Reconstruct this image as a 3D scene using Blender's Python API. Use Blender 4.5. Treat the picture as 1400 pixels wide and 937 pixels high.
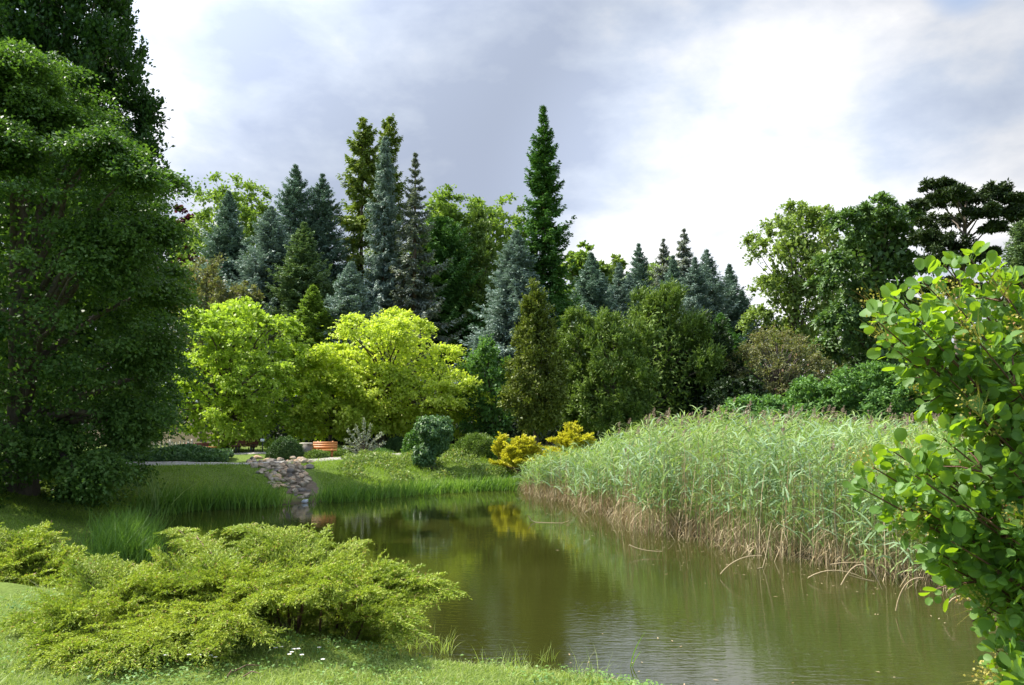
import bpy, math
import numpy as np
from math import pi, radians, sin, cos, atan2, sqrt
for o in list(bpy.data.objects): bpy.data.objects.remove(o)
SC = bpy.context.scene
COL = SC.collection
rs = np.random.RandomState(7)

# ------------------------------------------------------------------ camera, world, sun, exposure
F, CX, CY = 1089.0, 700.0, 468.5
PITCH = math.atan(91.5/F)
CAM = np.array([0.0, 0.0, 2.75])
cd = bpy.data.cameras.new('camera'); cam = bpy.data.objects.new('camera', cd); COL.objects.link(cam)
cam.location = CAM; cam.rotation_euler = (pi/2+PITCH, 0, 0)
cd.sensor_width = 36; cd.lens = 36*F/1400; cd.clip_end = 3000; cd.clip_start = 0.05
SC.camera = cam
SC.view_settings.view_transform = 'Standard'; SC.view_settings.look = 'None'
SC.view_settings.exposure = 1.2; SC.view_settings.gamma = 1.0
SC.cycles.max_bounces = 6; SC.cycles.transmission_bounces = 4; SC.cycles.diffuse_bounces = 3; SC.cycles.glossy_bounces = 3
SC.cycles.use_adaptive_sampling = True

SUN_EL, SUN_AZ = radians(51), radians(18)       # azimuth: behind the scene from straight left
SD = np.array([-cos(SUN_EL)*cos(SUN_AZ), cos(SUN_EL)*sin(SUN_AZ), sin(SUN_EL)])
ld = bpy.data.lights.new('sun', 'SUN'); ld.energy = 4.2; ld.angle = radians(0.53); ld.color = (1.0, 0.95, 0.86)
sun = bpy.data.objects.new('sun', ld); COL.objects.link(sun)
from mathutils import Vector
sun.rotation_euler = Vector(SD).to_track_quat('Z', 'Y').to_euler()

class NT:
    def __init__(s, tree): s.t = tree; s.n = tree.nodes; s.l = tree.links
    def new(s, kind, ins=None, **kw):
        n = s.n.new(kind)
        for k, v in kw.items(): setattr(n, k, v)
        for k, v in (ins or {}).items():
            if isinstance(v, bpy.types.NodeSocket): s.l.new(v, n.inputs[k])
            else: n.inputs[k].default_value = v
        return n
    def math(s, op, a, b=0.0, c=0.0, clamp=False):
        n = s.new('ShaderNodeMath', {0: a, 1: b, 2: c}, operation=op); n.use_clamp = clamp; return n.outputs[0]
    def vmath(s, op, a, b=(0, 0, 0)):
        n = s.new('ShaderNodeVectorMath', {0: a, 1: b}, operation=op); return n
    def ramp(s, fac, stops, interp='LINEAR'):
        n = s.new('ShaderNodeValToRGB', {0: fac}); cr = n.color_ramp; cr.interpolation = interp
        while len(cr.elements) < len(stops): cr.elements.new(0.5)
        for e, (p, c) in zip(cr.elements, stops):
            e.position = p; e.color = tuple(c)+(1,) if len(c) == 3 else c
        return n.outputs[0]
    def mix(s, fac, a, b, bt='MIX'):
        n = s.new('ShaderNodeMix', data_type='RGBA', blend_type=bt); n.clamp_factor = True
        for k, v in ((0, fac), (6, a), (7, b)):
            if isinstance(v, bpy.types.NodeSocket): s.l.new(v, n.inputs[k])
            else: n.inputs[k].default_value = (tuple(v)+(1,)) if (k > 0 and len(v) == 3) else v
        return n.outputs[2]

def raydir(px, py):
    x = (px-CX)/F; y = (CY-py)/F
    return np.array([x, cos(PITCH)-y*sin(PITCH), sin(PITCH)+y*cos(PITCH)])
def at(px, py, Y):
    r = raydir(px, py); return CAM + r*(Y/r[1])
def unit(v): v = np.array(v, float); return v/np.linalg.norm(v)

W = bpy.data.worlds.new('World'); SC.world = W; W.use_nodes = True
w = NT(W.node_tree); w.n.clear()
sky = w.new('ShaderNodeTexSky', sky_type='NISHITA'); sky.sun_disc = False
sky.sun_elevation = SUN_EL; sky.sun_rotation = atan2(SD[0], SD[1]); sky.air_density = 1.0; sky.dust_density = 1.2
geo = w.new('ShaderNodeTexCoord').outputs['Generated']
dirv = w.vmath('NORMALIZE', geo).outputs[0]
sx = w.new('ShaderNodeSeparateXYZ', {0: dirv})
zc = w.math('ADD', w.math('MAXIMUM', sx.outputs[2], 0.0), 0.22)
px_ = w.math('DIVIDE', sx.outputs[0], zc); py_ = w.math('DIVIDE', sx.outputs[1], zc)
flat = w.new('ShaderNodeCombineXYZ', {0: px_, 1: py_, 2: 0.0}).outputs[0]
n1 = w.new('ShaderNodeTexNoise', {'Vector': flat, 'Scale': 1.15, 'Detail': 9.0, 'Roughness': 0.5, 'Distortion': 0.5}).outputs[0]
n2 = w.new('ShaderNodeTexNoise', {'Vector': flat, 'Scale': 2.4, 'Detail': 8.0, 'Roughness': 0.5, 'Distortion': 0.2}).outputs[0]
dv = w.vmath('MULTIPLY', dirv, (1.0, 1.0, 1.9)).outputs[0]
n3 = w.new('ShaderNodeTexNoise', {'Vector': dv, 'Scale': 6.0, 'Detail': 9.0, 'Roughness': 0.55, 'Distortion': 0.12}).outputs[0]
def blob(px, py, inner, outer):
    d = unit(raydir(px, py))
    dt = w.vmath('DOT_PRODUCT', dirv, tuple(d)).outputs[1]
    n = w.new('ShaderNodeMapRange', {0: dt, 1: cos(radians(outer)), 2: cos(radians(inner)), 3: 0.0, 4: 1.0}, interpolation_type='SMOOTHSTEP')
    return n.outputs[0]
# thickness of the cloud: dark bank over the trees, bright cloud to the right and low left
b_dark = w.math('ADD', blob(560, 230, 3, 17), w.math('MULTIPLY', blob(760, 190, 2, 11), 0.7))
b_brt = w.math('ADD', blob(1200, 340, 6, 27), w.math('MULTIPLY', blob(240, 250, 1, 9), 0.4))
b_brt = w.math('ADD', b_brt, w.math('MULTIPLY', blob(930, 300, 3, 13), 0.5))
b_brt = w.math('ADD', b_brt, w.math('MULTIPLY', blob(330, 60, 1, 12), 0.05))
val = w.math('ADD', w.math('MULTIPLY', w.math('SUBTRACT', n1, 0.5), 1.3), w.math('MULTIPLY', w.math('SUBTRACT', n2, 0.5), 0.6))
val = w.math('ADD', val, w.math('MULTIPLY', w.math('SUBTRACT', n3, 0.5), 1.9))
val = w.math('ADD', val, w.math('MULTIPLY', b_brt, 0.38))
val = w.math('SUBTRACT', val, w.math('MULTIPLY', b_dark, 0.27))
val = w.math('ADD', val, 0.30)
cloud = w.ramp(val, [(0.0, (2.0, 2.3, 2.95)), (0.3, (2.5, 2.8, 3.35)), (0.55, (3.2, 3.35, 3.65)), (0.8, (3.85, 3.9, 4.05)), (1.0, (4.9, 4.9, 4.9))])
# added fill for shadows: brighter cloud round the sun, overhead and behind the camera
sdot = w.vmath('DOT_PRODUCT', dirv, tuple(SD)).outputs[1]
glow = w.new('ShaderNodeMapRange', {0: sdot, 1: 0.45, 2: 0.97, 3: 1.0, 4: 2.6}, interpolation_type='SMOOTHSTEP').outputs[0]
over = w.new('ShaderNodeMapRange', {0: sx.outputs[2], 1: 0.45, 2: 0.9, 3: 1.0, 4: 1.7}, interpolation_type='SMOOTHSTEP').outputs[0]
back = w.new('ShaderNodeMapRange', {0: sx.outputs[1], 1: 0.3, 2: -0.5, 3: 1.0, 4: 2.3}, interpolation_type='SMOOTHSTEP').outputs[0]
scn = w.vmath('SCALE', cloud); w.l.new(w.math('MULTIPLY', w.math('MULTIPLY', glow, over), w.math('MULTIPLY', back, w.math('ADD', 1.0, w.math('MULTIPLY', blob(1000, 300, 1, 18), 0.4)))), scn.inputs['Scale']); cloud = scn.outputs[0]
# broken cover: blue opens behind the camera and in small gaps
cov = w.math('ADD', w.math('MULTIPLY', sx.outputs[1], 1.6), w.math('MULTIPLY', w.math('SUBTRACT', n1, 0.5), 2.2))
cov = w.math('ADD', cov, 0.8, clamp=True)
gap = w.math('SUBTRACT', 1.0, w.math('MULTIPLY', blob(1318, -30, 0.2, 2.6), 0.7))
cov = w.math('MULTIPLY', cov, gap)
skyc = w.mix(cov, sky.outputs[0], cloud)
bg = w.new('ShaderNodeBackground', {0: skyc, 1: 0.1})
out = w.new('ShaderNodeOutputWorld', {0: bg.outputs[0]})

# ------------------------------------------------------------------ materials
def newmat(name):
    m = bpy.data.materials.new(name); m.use_nodes = True; t = NT(m.node_tree); t.n.clear(); return m, t
def leafmat(name, c1, c2, tr=None, trans=0.35, rough=0.5, nscale=1.2, c3=None, spec=0.22, tipattr=None):
    """green matter: colour varies leaf by leaf and softly from branch to branch; light passes through"""
    m, t = newmat(name)
    g = t.new('ShaderNodeNewGeometry')
    oc = t.new('ShaderNodeTexCoord').outputs['Object']
    nz = t.new('ShaderNodeTexNoise', {'Vector': oc, 'Scale': nscale, 'Detail': 3.0}).outputs[0]
    f = t.math('ADD', t.math('MULTIPLY', g.outputs['Random Per Island'], 0.65), t.math('MULTIPLY', t.math('SUBTRACT', nz, 0.3), 1.1), clamp=True)
    stops = [(0.15, c1), (0.85, c2)]
    col = t.ramp(f, stops)
    if c3 is not None:
        sel = t.math('GREATER_THAN', g.outputs['Random Per Island'], 0.965)
        col = t.mix(sel, col, c3)
    if tr is None: tr = (1.25, 1.35, 0.55)
    tcol = t.mix(1.0, col, tr, 'MULTIPLY')
    p = t.new('ShaderNodeBsdfPrincipled', {'Base Color': col, 'Roughness': rough, 'Specular IOR Level': spec})
    tl = t.new('ShaderNodeBsdfTranslucent', {'Color': tcol})
    mx = t.new('ShaderNodeMixShader', {0: trans, 1: p.outputs[0], 2: tl.outputs[0]})
    t.new('ShaderNodeOutputMaterial', {0: mx.outputs[0]})
    return m
def solidmat(name, c1, c2, scale=6.0, rough=0.85, bump=0.3, bscale=None, c3=None, stretch=(1, 1, 1), spec=0.3):
    m, t = newmat(name)
    oc = t.new('ShaderNodeTexCoord').outputs['Object']
    oc = t.vmath('MULTIPLY', oc, stretch).outputs[0]
    nz = t.new('ShaderNodeTexNoise', {'Vector': oc, 'Scale': scale, 'Detail': 6.0, 'Roughness': 0.65}).outputs[0]
    stops = [(0.3, c1), (0.68, c2)] if c3 is None else [(0.3, c1), (0.55, c2), (0.72, c3)]
    col = t.ramp(nz, stops)
    nb = t.new('ShaderNodeTexNoise', {'Vector': oc, 'Scale': bscale or scale*4, 'Detail': 5.0}).outputs[0]
    bp = t.new('ShaderNodeBump', {'Height': nb, 'Strength': bump, 'Distance': 0.05})
    p = t.new('ShaderNodeBsdfPrincipled', {'Base Color': col, 'Roughness': rough, 'Normal': bp.outputs[0], 'Specular IOR Level': spec})
    t.new('ShaderNodeOutputMaterial', {0: p.outputs[0]})
    return m
M = {}
M['yellow'] = leafmat('yellow_leaves', (0.36, 0.46, 0.045), (0.58, 0.64, 0.12), trans=0.40, nscale=0.5)
M['yellowgreen'] = leafmat('yellow_green_leaves', (0.23, 0.35, 0.035), (0.43, 0.54, 0.09), trans=0.40, nscale=0.5)
M['bigtree'] = leafmat('broad_tree_leaves', (0.050, 0.115, 0.022), (0.115, 0.200, 0.040), trans=0.38, nscale=0.5)
M['dark'] = leafmat('dark_leaves', (0.024, 0.063, 0.016), (0.055, 0.118, 0.024), trans=0.25)
M['mid'] = leafmat('mid_green_leaves', (0.121, 0.200, 0.036), (0.242, 0.339, 0.073), trans=0.35, nscale=0.4)
M['elm'] = leafmat('light_olive_leaves', (0.138, 0.207, 0.041), (0.261, 0.343, 0.097), trans=0.35, nscale=0.4)
M['chestnut'] = leafmat('chestnut_leaves', (0.060, 0.119, 0.030), (0.143, 0.239, 0.066), trans=0.25, spec=0.5)
M['blue'] = leafmat('blue_spruce_needles', (0.17, 0.235, 0.185), (0.33, 0.41, 0.35), trans=0.12, nscale=0.6, tr=(0.9, 1.1, 0.8))
M['bluegreen'] = leafmat('blue_green_needles', (0.13, 0.20, 0.145), (0.27, 0.36, 0.28), trans=0.12, nscale=0.6, tr=(0.9, 1.1, 0.8))
M['greyspruce'] = leafmat('grey_spruce_needles', (0.143, 0.178, 0.133), (0.305, 0.340, 0.268), trans=0.12, nscale=0.6, c3=(0.16, 0.11, 0.07))
M['spruce'] = leafmat('green_spruce_needles', (0.054, 0.136, 0.035), (0.147, 0.293, 0.069), trans=0.15, nscale=0.6)
M['fir'] = leafmat('yellow_green_fir_needles', (0.114, 0.179, 0.033), (0.293, 0.357, 0.081), trans=0.2, nscale=0.5)
M['olivespruce'] = leafmat('olive_spruce_needles', (0.101, 0.169, 0.075), (0.220, 0.304, 0.135), trans=0.15)
M['yew'] = leafmat('yew_needles', (0.070, 0.130, 0.024), (0.197, 0.276, 0.060), trans=0.2, nscale=0.9)
M['thuja'] = leafmat('thuja_sprays', (0.075, 0.11, 0.018), (0.20, 0.235, 0.045), trans=0.2, nscale=1.5)
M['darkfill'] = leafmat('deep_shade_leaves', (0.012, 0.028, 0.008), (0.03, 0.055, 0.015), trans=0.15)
M['shrub'] = leafmat('shrub_leaves', (0.072, 0.158, 0.043), (0.158, 0.288, 0.072), trans=0.3)
M['brownshrub'] = leafmat('brownish_shrub_leaves', (0.12, 0.13, 0.05), (0.22, 0.22, 0.10), trans=0.3, c3=(0.25, 0.15, 0.09))
M['purple'] = leafmat('purple_leaves', (0.06, 0.02, 0.025), (0.12, 0.04, 0.05), trans=0.3, tr=(1.3, 0.6, 0.6))
M['cedar'] = leafmat('dark_cedar_needles', (0.022, 0.042, 0.014), (0.060, 0.090, 0.030), trans=0.12)
M['juniper'] = leafmat('yellow_green_juniper', (0.18, 0.27, 0.03), (0.42, 0.48, 0.08), trans=0.25, nscale=2.0, c3=(0.36, 0.22, 0.12))
M['goldjuniper'] = leafmat('golden_juniper', (0.40, 0.38, 0.03), (0.72, 0.66, 0.07), trans=0.25, nscale=1.5)
M['greenjuniper'] = leafmat('green_juniper', (0.10, 0.17, 0.03), (0.20, 0.28, 0.06), trans=0.2)
M['clipped'] = leafmat('clipped_shrub_leaves', (0.04, 0.09, 0.025), (0.10, 0.17, 0.05), trans=0.2)
M['ivy'] = leafmat('ivy_leaves', (0.053, 0.120, 0.038), (0.150, 0.255, 0.090), trans=0.2, spec=0.35, rough=0.45)
M['silver'] = leafmat('silver_leaves', (0.28, 0.32, 0.24), (0.45, 0.48, 0.38), trans=0.15)
M['smoke'] = leafmat('smoke_bush_leaves', (0.101, 0.202, 0.040), (0.157, 0.273, 0.071), trans=0.46, tr=(2.3, 2.0, 0.2), rough=0.5, nscale=6.0, spec=0.32)
M['smokeflower'] = leafmat('smoke_bush_flowers', (0.28, 0.26, 0.06), (0.45, 0.38, 0.10), trans=0.3, c3=(0.4, 0.2, 0.1))
M['groundcover'] = leafmat('ground_cover_leaves', (0.12, 0.19, 0.05), (0.26, 0.33, 0.09), trans=0.3, c3=(0.40, 0.34, 0.12))
M['clover'] = leafmat('clover_leaves', (0.09, 0.18, 0.04), (0.20, 0.32, 0.08), trans=0.25)
M['grass'] = leafmat('grass_blades', (0.19, 0.27, 0.05), (0.38, 0.45, 0.14), trans=0.35, nscale=1.2, c3=(0.42, 0.40, 0.20))
M['bankgrass'] = leafmat('bank_grass_blades', (0.13, 0.22, 0.025), (0.28, 0.38, 0.06), trans=0.4, nscale=0.7)
M['sedge'] = leafmat('sedge_blades', (0.08, 0.17, 0.025), (0.19, 0.31, 0.06), trans=0.4, nscale=0.7)
M['reed'] = leafmat('reed_leaves', (0.14, 0.235, 0.06), (0.32, 0.41, 0.15), trans=0.33, nscale=0.6)
M['reedblue'] = leafmat('reed_leaves_blue', (0.15, 0.24, 0.11), (0.28, 0.39, 0.21), trans=0.3, nscale=1.0)
M['straw'] = leafmat('dead_reed', (0.30, 0.21, 0.11), (0.52, 0.42, 0.25), trans=0.15, nscale=1.0, tr=(1, 0.9, 0.7))
M['panicle'] = leafmat('reed_panicles', (0.22, 0.155, 0.12), (0.42, 0.33, 0.25), trans=0.3, tr=(1, 0.9, 0.8))
M['bark'] = solidmat('grey_brown_bark', (0.06, 0.045, 0.032), (0.16, 0.13, 0.10), 5, 0.9, 0.6, stretch=(1, 1, 0.25))
M['redbark'] = solidmat('red_brown_twigs', (0.09, 0.04, 0.025), (0.17, 0.09, 0.06), 20, 0.6, 0.2)
M['brownbark'] = solidmat('brown_spruce_bark', (0.07, 0.05, 0.035), (0.17, 0.12, 0.085), 5, 0.9, 0.5, stretch=(1, 1, 0.3))
M['soil'] = solidmat('bare_soil', (0.06, 0.045, 0.03), (0.16, 0.12, 0.08), 6, 0.95, 0.6)
M['rock'] = solidmat('field_stone', (0.15, 0.115, 0.075), (0.34, 0.27, 0.19), 3, 0.85, 0.5, c3=(0.50, 0.43, 0.34))
M['rockdark'] = solidmat('dark_stone', (0.09, 0.08, 0.07), (0.22, 0.19, 0.16), 5, 0.85, 0.4)
M['rockred'] = solidmat('reddish_stone', (0.34, 0.22, 0.13), (0.52, 0.37, 0.24), 5, 0.85, 0.4)
M['rockmoss'] = solidmat('mossy_stone', (0.20, 0.20, 0.03), (0.34, 0.30, 0.12), 7, 0.9, 0.4)
M['rockwhite'] = solidmat('white_stone', (0.48, 0.48, 0.50), (0.66, 0.66, 0.68), 5, 0.7, 0.2)
M['gravel'] = solidmat('gravel_path', (0.26, 0.24, 0.21), (0.44, 0.41, 0.36), 14, 0.95, 0.5, bscale=120)
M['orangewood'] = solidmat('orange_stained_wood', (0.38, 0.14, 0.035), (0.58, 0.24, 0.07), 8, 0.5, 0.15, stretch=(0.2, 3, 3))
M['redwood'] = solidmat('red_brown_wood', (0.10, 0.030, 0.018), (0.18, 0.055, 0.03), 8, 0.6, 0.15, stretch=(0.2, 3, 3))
M['palewood'] = solidmat('weathered_pale_wood', (0.38, 0.34, 0.26), (0.56, 0.52, 0.42), 8, 0.8, 0.2, stretch=(3, 3, 0.3))
M['greybox'] = solidmat('grey_box', (0.2, 0.18, 0.15), (0.32, 0.29, 0.25), 8, 0.8, 0.2)
M['white'] = solidmat('white_paint', (0.72, 0.73, 0.75), (0.82, 0.82, 0.84), 8, 0.5, 0.05)
M['metal'] = solidmat('dark_metal', (0.04, 0.04, 0.04), (0.08, 0.08, 0.08), 8, 0.5, 0.05)
M['petal'] = leafmat('white_petals', (0.75, 0.75, 0.75), (0.85, 0.85, 0.82), trans=0.3, tr=(1, 1, 1))
M['yolk'] = solidmat('yellow_flower_centre', (0.6, 0.42, 0.03), (0.75, 0.55, 0.05), 8, 0.7, 0.1)

def groundmat():
    m, t = newmat('ground_turf')
    pos = t.new('ShaderNodeNewGeometry').outputs['Position']
    a = t.new('ShaderNodeTexNoise', {'Vector': pos, 'Scale': 0.55, 'Detail': 5.0, 'Roughness': 0.6}).outputs[0]
    b = t.new('ShaderNodeTexNoise', {'Vector': pos, 'Scale': 14.0, 'Detail': 6.0, 'Roughness': 0.7}).outputs[0]
    c1 = t.ramp(a, [(0.3, (0.085, 0.14, 0.02)), (0.7, (0.17, 0.23, 0.04))])
    c2 = t.ramp(b, [(0.3, (0.05, 0.08, 0.015)), (0.7, (0.20, 0.27, 0.06))])
    col = t.mix(0.5, c1, c2)
    z = t.new('ShaderNodeSeparateXYZ', {0: pos}).outputs[2]
    zf = t.new('ShaderNodeMapRange', {0: z, 1: 0.02, 2: 0.14}).outputs[0]
    col = t.mix(zf, (0.07, 0.055, 0.03), col)
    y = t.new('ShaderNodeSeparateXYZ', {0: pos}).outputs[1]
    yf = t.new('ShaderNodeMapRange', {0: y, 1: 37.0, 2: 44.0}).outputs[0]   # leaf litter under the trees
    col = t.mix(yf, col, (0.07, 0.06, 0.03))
    nb = t.new('ShaderNodeBump', {'Height': b, 'Strength': 0.8, 'Distance': 0.08})
    p = t.new('ShaderNodeBsdfPrincipled', {'Base Color': col, 'Roughness': 0.95, 'Normal': nb.outputs[0], 'Specular IOR Level': 0.1})
    t.new('ShaderNodeOutputMaterial', {0: p.outputs[0]}); return m
def watermat():
    m, t = newmat('pond_water')
    pos = t.new('ShaderNodeNewGeometry').outputs['Position']
    s = t.vmath('MULTIPLY', pos, (0.75, 2.6, 1)).outputs[0]
    a = t.new('ShaderNodeTexNoise', {'Vector': s, 'Scale': 5.5, 'Detail': 3.0, 'Roughness': 0.55, 'Distortion': 0.3}).outputs[0]
    big = t.new('ShaderNodeTexNoise', {'Vector': pos, 'Scale': 0.28, 'Detail': 2.0}).outputs[0]
    s2 = t.vmath('MULTIPLY', pos, (0.6, 1.4, 1)).outputs[0]
    c = t.new('ShaderNodeTexNoise', {'Vector': s2, 'Scale': 1.3, 'Detail': 2.0}).outputs[0]
    # breeze ruffles the open water near the lawn, the far corner lies calm
    yy = t.new('ShaderNodeSeparateXYZ', {0: pos}).outputs[1]
    calm = t.new('ShaderNodeMapRange', {0: yy, 1: 9.0, 2: 16.0, 3: 1.0, 4: 0.22}).outputs[0]
    amp = t.math('MULTIPLY', calm, t.math('ADD', 0.35, t.math('MULTIPLY', big, 1.3)))
    h = t.math('ADD', t.math('MULTIPLY', a, amp), t.math('MULTIPLY', c, 0.6))
    b1 = t.new('ShaderNodeBump', {'Height': h, 'Strength': 1.0, 'Distance': 0.0034})
    mud = t.ramp(big, [(0.3, (0.022, 0.024, 0.004)), (0.7, (0.033, 0.035, 0.007))])
    p = t.new('ShaderNodeBsdfPrincipled', {'Base Color': mud, 'Roughness': 0.02, 'IOR': 1.6, 'Normal': b1.outputs[0]})
    p.inputs['Specular IOR Level'].default_value = 0.6
    t.new('ShaderNodeOutputMaterial', {0: p.outputs[0]}); return m

# ------------------------------------------------------------------ mesh building
def nrm(v): return v/np.maximum(np.linalg.norm(v, axis=-1, keepdims=True), 1e-9)
def rnd(*s): return rs.rand(*s)
def gau(*s): return rs.randn(*s)
class MB:
    def __init__(s): s.v = []; s.f = []; s.n = 0; s.smooth = False
    def add(s, V, Fc):
        V = np.asarray(V, float).reshape(-1, 3); Fc = np.asarray(Fc, int)
        s.v.append(V); s.f.append(Fc+s.n); s.n += len(V)
    def leaves(s, P, D, N, L, Wd, cup=0.12):
        """one diamond leaf per row; D direction, N facing"""
        D = nrm(D); S = nrm(np.cross(D, N)); Nn = np.cross(S, D)
        L = np.broadcast_to(np.asarray(L, float).reshape(-1, 1), (len(P), 1)); Wd = np.broadcast_to(np.asarray(Wd, float).reshape(-1, 1), (len(P), 1))
        a = P; b = P + D*L*0.5 + S*Wd*0.5 + Nn*L*cup; c = P + D*L; d = P + D*L*0.5 - S*Wd*0.5 + Nn*L*cup
        V = np.stack([a, b, c, d], 1).reshape(-1, 3)
        s.add(V, np.arange(len(V)).reshape(-1, 4))
    def ribbons(s, P, D, B, L, Wd, seg=3, S=None, wp=1.5):
        """arching blades: c(t)=P+D L t+B L t^2"""
        n = len(P); L = np.broadcast_to(np.asarray(L, float).reshape(-1, 1), (n, 1)); Wd = np.broadcast_to(np.asarray(Wd, float).reshape(-1, 1), (n, 1))
        if S is None:
            a = rnd(n)*2*pi; S = np.stack([np.cos(a), np.sin(a), 0*a], 1)
        V = np.zeros((n, seg+1, 2, 3))
        for i in range(seg+1):
            t = i/seg; c = P + D*L*t + B*L*t*t
            wv = Wd*0.5*max(1-t**wp, 0.04)*(0.6+0.4*min(1, t*4))
            V[:, i, 0] = c-S*wv; V[:, i, 1] = c+S*wv
        base = (np.arange(n)*(seg+1)*2)[:, None]
        q = np.concatenate([base+np.array([[2*i, 2*i+1, 2*i+3, 2*i+2]]) for i in range(seg)], 0)
        s.add(V.reshape(-1, 3), q)
    def tube(s, pts, rad, sides=7, cap=True):
        pts = np.asarray(pts, float); rad = np.broadcast_to(rad, (len(pts),)); n = len(pts)
        T = nrm(np.gradient(pts, axis=0)); ref = np.array([0.37, 0.91, 0.13])
        A = nrm(np.cross(T, ref)); Bv = np.cross(T, A); th = np.arange(sides)*2*pi/sides
        V = pts[:, None]+rad[:, None, None]*(A[:, None]*np.cos(th)[None, :, None]+Bv[:, None]*np.sin(th)[None, :, None])
        q = []
        for i in range(n-1):
            for j in range(sides):
                k = (j+1) % sides; q.append([i*sides+j, i*sides+k, (i+1)*sides+k, (i+1)*sides+j])
        s.add(V.reshape(-1, 3), q)
        if cap:
            c = len(q); m = s.n
            s.add(pts[[0, -1]], np.zeros((0, 4), int)) if False else None
    def box(s, c, size, rz=0.0, rx=0.0):
        c = np.array(c, float); h = np.array(size)/2
        V = np.array([[x, y, z] for x in (-1, 1) for y in (-1, 1) for z in (-1, 1)])*h
        V[:, 1], V[:, 2] = V[:, 1]*cos(rx)-V[:, 2]*sin(rx), V[:, 1]*sin(rx)+V[:, 2]*cos(rx)
        V[:, 0], V[:, 1] = V[:, 0]*cos(rz)-V[:, 1]*sin(rz), V[:, 0]*sin(rz)+V[:, 1]*cos(rz)
        s.add(V+c, [[0, 1, 3, 2], [4, 6, 7, 5], [0, 4, 5, 1], [2, 3, 7, 6], [0, 2, 6, 4], [1, 5, 7, 3]])
    def build(s, name, mat, parent=None, smooth=False, origin=None):
        V = np.concatenate(s.v) if s.v else np.zeros((0, 3))
        if origin is None: origin = parent.location if parent is not None and parent.get('_o', 0) else (0, 0, 0)
        V = V - np.array(origin)
        me = bpy.data.meshes.new(name)
        me.vertices.add(len(V)); me.vertices.foreach_set('co', V.ravel())
        loops = np.concatenate([f.ravel() for f in s.f]); cnt = np.concatenate([np.full(len(f), f.shape[1]) for f in s.f])
        me.loops.add(len(loops)); me.loops.foreach_set('vertex_index', loops.astype(np.int32))
        me.polygons.add(len(cnt)); me.polygons.foreach_set('loop_start', (np.cumsum(cnt)-cnt).astype(np.int32))
        me.polygons.foreach_set('loop_total', cnt.astype(np.int32))
        if smooth: me.polygons.foreach_set('use_smooth', np.ones(len(cnt), bool))
        me.materials.append(mat); me.update(calc_edges=True)
        o = bpy.data.objects.new(name, me); COL.objects.link(o)
        if parent is not None: o.parent = parent
        else: o.location = origin
        return o
def tag(o, label=None, cat=None, group=None, kind=None):
    if label: o['label'] = label
    if cat: o['category'] = cat
    if group: o['group'] = group
    if kind: o['kind'] = kind
    return o
def thing(name, loc, label, cat, group=None):
    o = bpy.data.objects.new(name, None); COL.objects.link(o); o.location = tuple(loc); o.empty_display_size = 0.3
    o['_o'] = 1
    return tag(o, label, cat, group)

# ------------------------------------------------------------------ terrain and pond
SHORE = np.array([(14, 3.0), (9, 3.8), (6, 4.6), (4, 5.1), (2.6, 5.9), (1.5, 6.6), (0.5, 7.1), (-1, 7.6), (-2.6, 8.4), (-4.2, 9.6), (-5.3, 11.2), (-6.2, 13),
    (-7.1, 15), (-8.2, 17.5), (-9.3, 20), (-9.3, 21.8), (-8.0, 22.7), (-6.5, 23.2), (-5.2, 24.4), (-3.4, 26), (-1.6, 27.4), (0.4, 27.9), (1.6, 25.5),
    (2.4, 22), (3.2, 19), (4.3, 16.8), (5.6, 14.6), (6.8, 12.8), (8.0, 11.2), (12, 9.5), (16, 9)], float)
def sdist(X, Y):
    """signed distance to the shoreline, positive on land"""
    P = np.stack([X, Y], -1); best = np.full(X.shape, 1e9); inside = np.zeros(X.shape, bool); n = len(SHORE)
    for i in range(n):
        a, b = SHORE[i], SHORE[(i+1) % n]; e = b-a
        t = np.clip(((P-a)@e)/(e@e), 0, 1); d = np.linalg.norm(P-a-t[..., None]*e, axis=-1); best = np.minimum(best, d)
        c = ((a[1] > Y) != (b[1] > Y)) & (X < (b[0]-a[0])*(Y-a[1])/(b[1]-a[1]+1e-12)+a[0]); inside ^= c
    return np.where(inside, -best, best)
def sstep(t): t = np.clip(t, 0, 1); return t*t*(3-2*t)
def hgt(X, Y):
    X = np.asarray(X, float); Y = np.asarray(Y, float); d = sdist(X, Y)
    near = sstep((12-Y)/4)
    wdt = 4.6*(1-near)+1.7*near; top = 0.88*(1-near)+1.04*near
    t = np.clip(d/wdt, 0, 1)
    up = top*(0.35*t+0.65*sstep(t)) + 0.05*np.sin(X*0.9+1)*np.sin(Y*0.7)*sstep(d/3) + 0.015*np.sin(X*3.1)*np.sin(Y*2.7+X)*sstep(d/1.5)
    up = up + 0.004*np.maximum(Y-32, 0)
    return np.where(d > 0, up, np.maximum(-0.75, d*0.45))
def h1(x, y): return float(hgt(np.array([x]), np.array([y]))[0])
def atg(px, py):
    """the point of the ground seen at this pixel"""
    r = raydir(px, py); t = np.linspace(3, 90, 2400)/r[1]; P = CAM+r*t[:, None]
    z = np.maximum(hgt(P[:, 0], P[:, 1]), 0); k = np.argmax(P[:, 2] < z); return np.array([P[k, 0], P[k, 1], z[k]])
def axis(lo, a, b, hi, step, grow=1.25):
    c = list(np.arange(a, b+1e-6, step)); s = step; x = c[-1]
    while x < hi: s *= grow; x += s; c.append(x)
    s = step; x = c[0]; pre = []
    while x > lo: s *= grow; x -= s; pre.append(x)
    return np.array(pre[::-1]+c)
xs = axis(-500, -20, 16, 500, 0.18); ys = axis(-60, 1.5, 38, 900, 0.18)
XX, YY = np.meshgrid(xs, ys, indexing='ij'); ZZ = hgt(XX, YY)
g = MB(); nx, ny = XX.shape; idx = np.arange(nx*ny).reshape(nx, ny)
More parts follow.
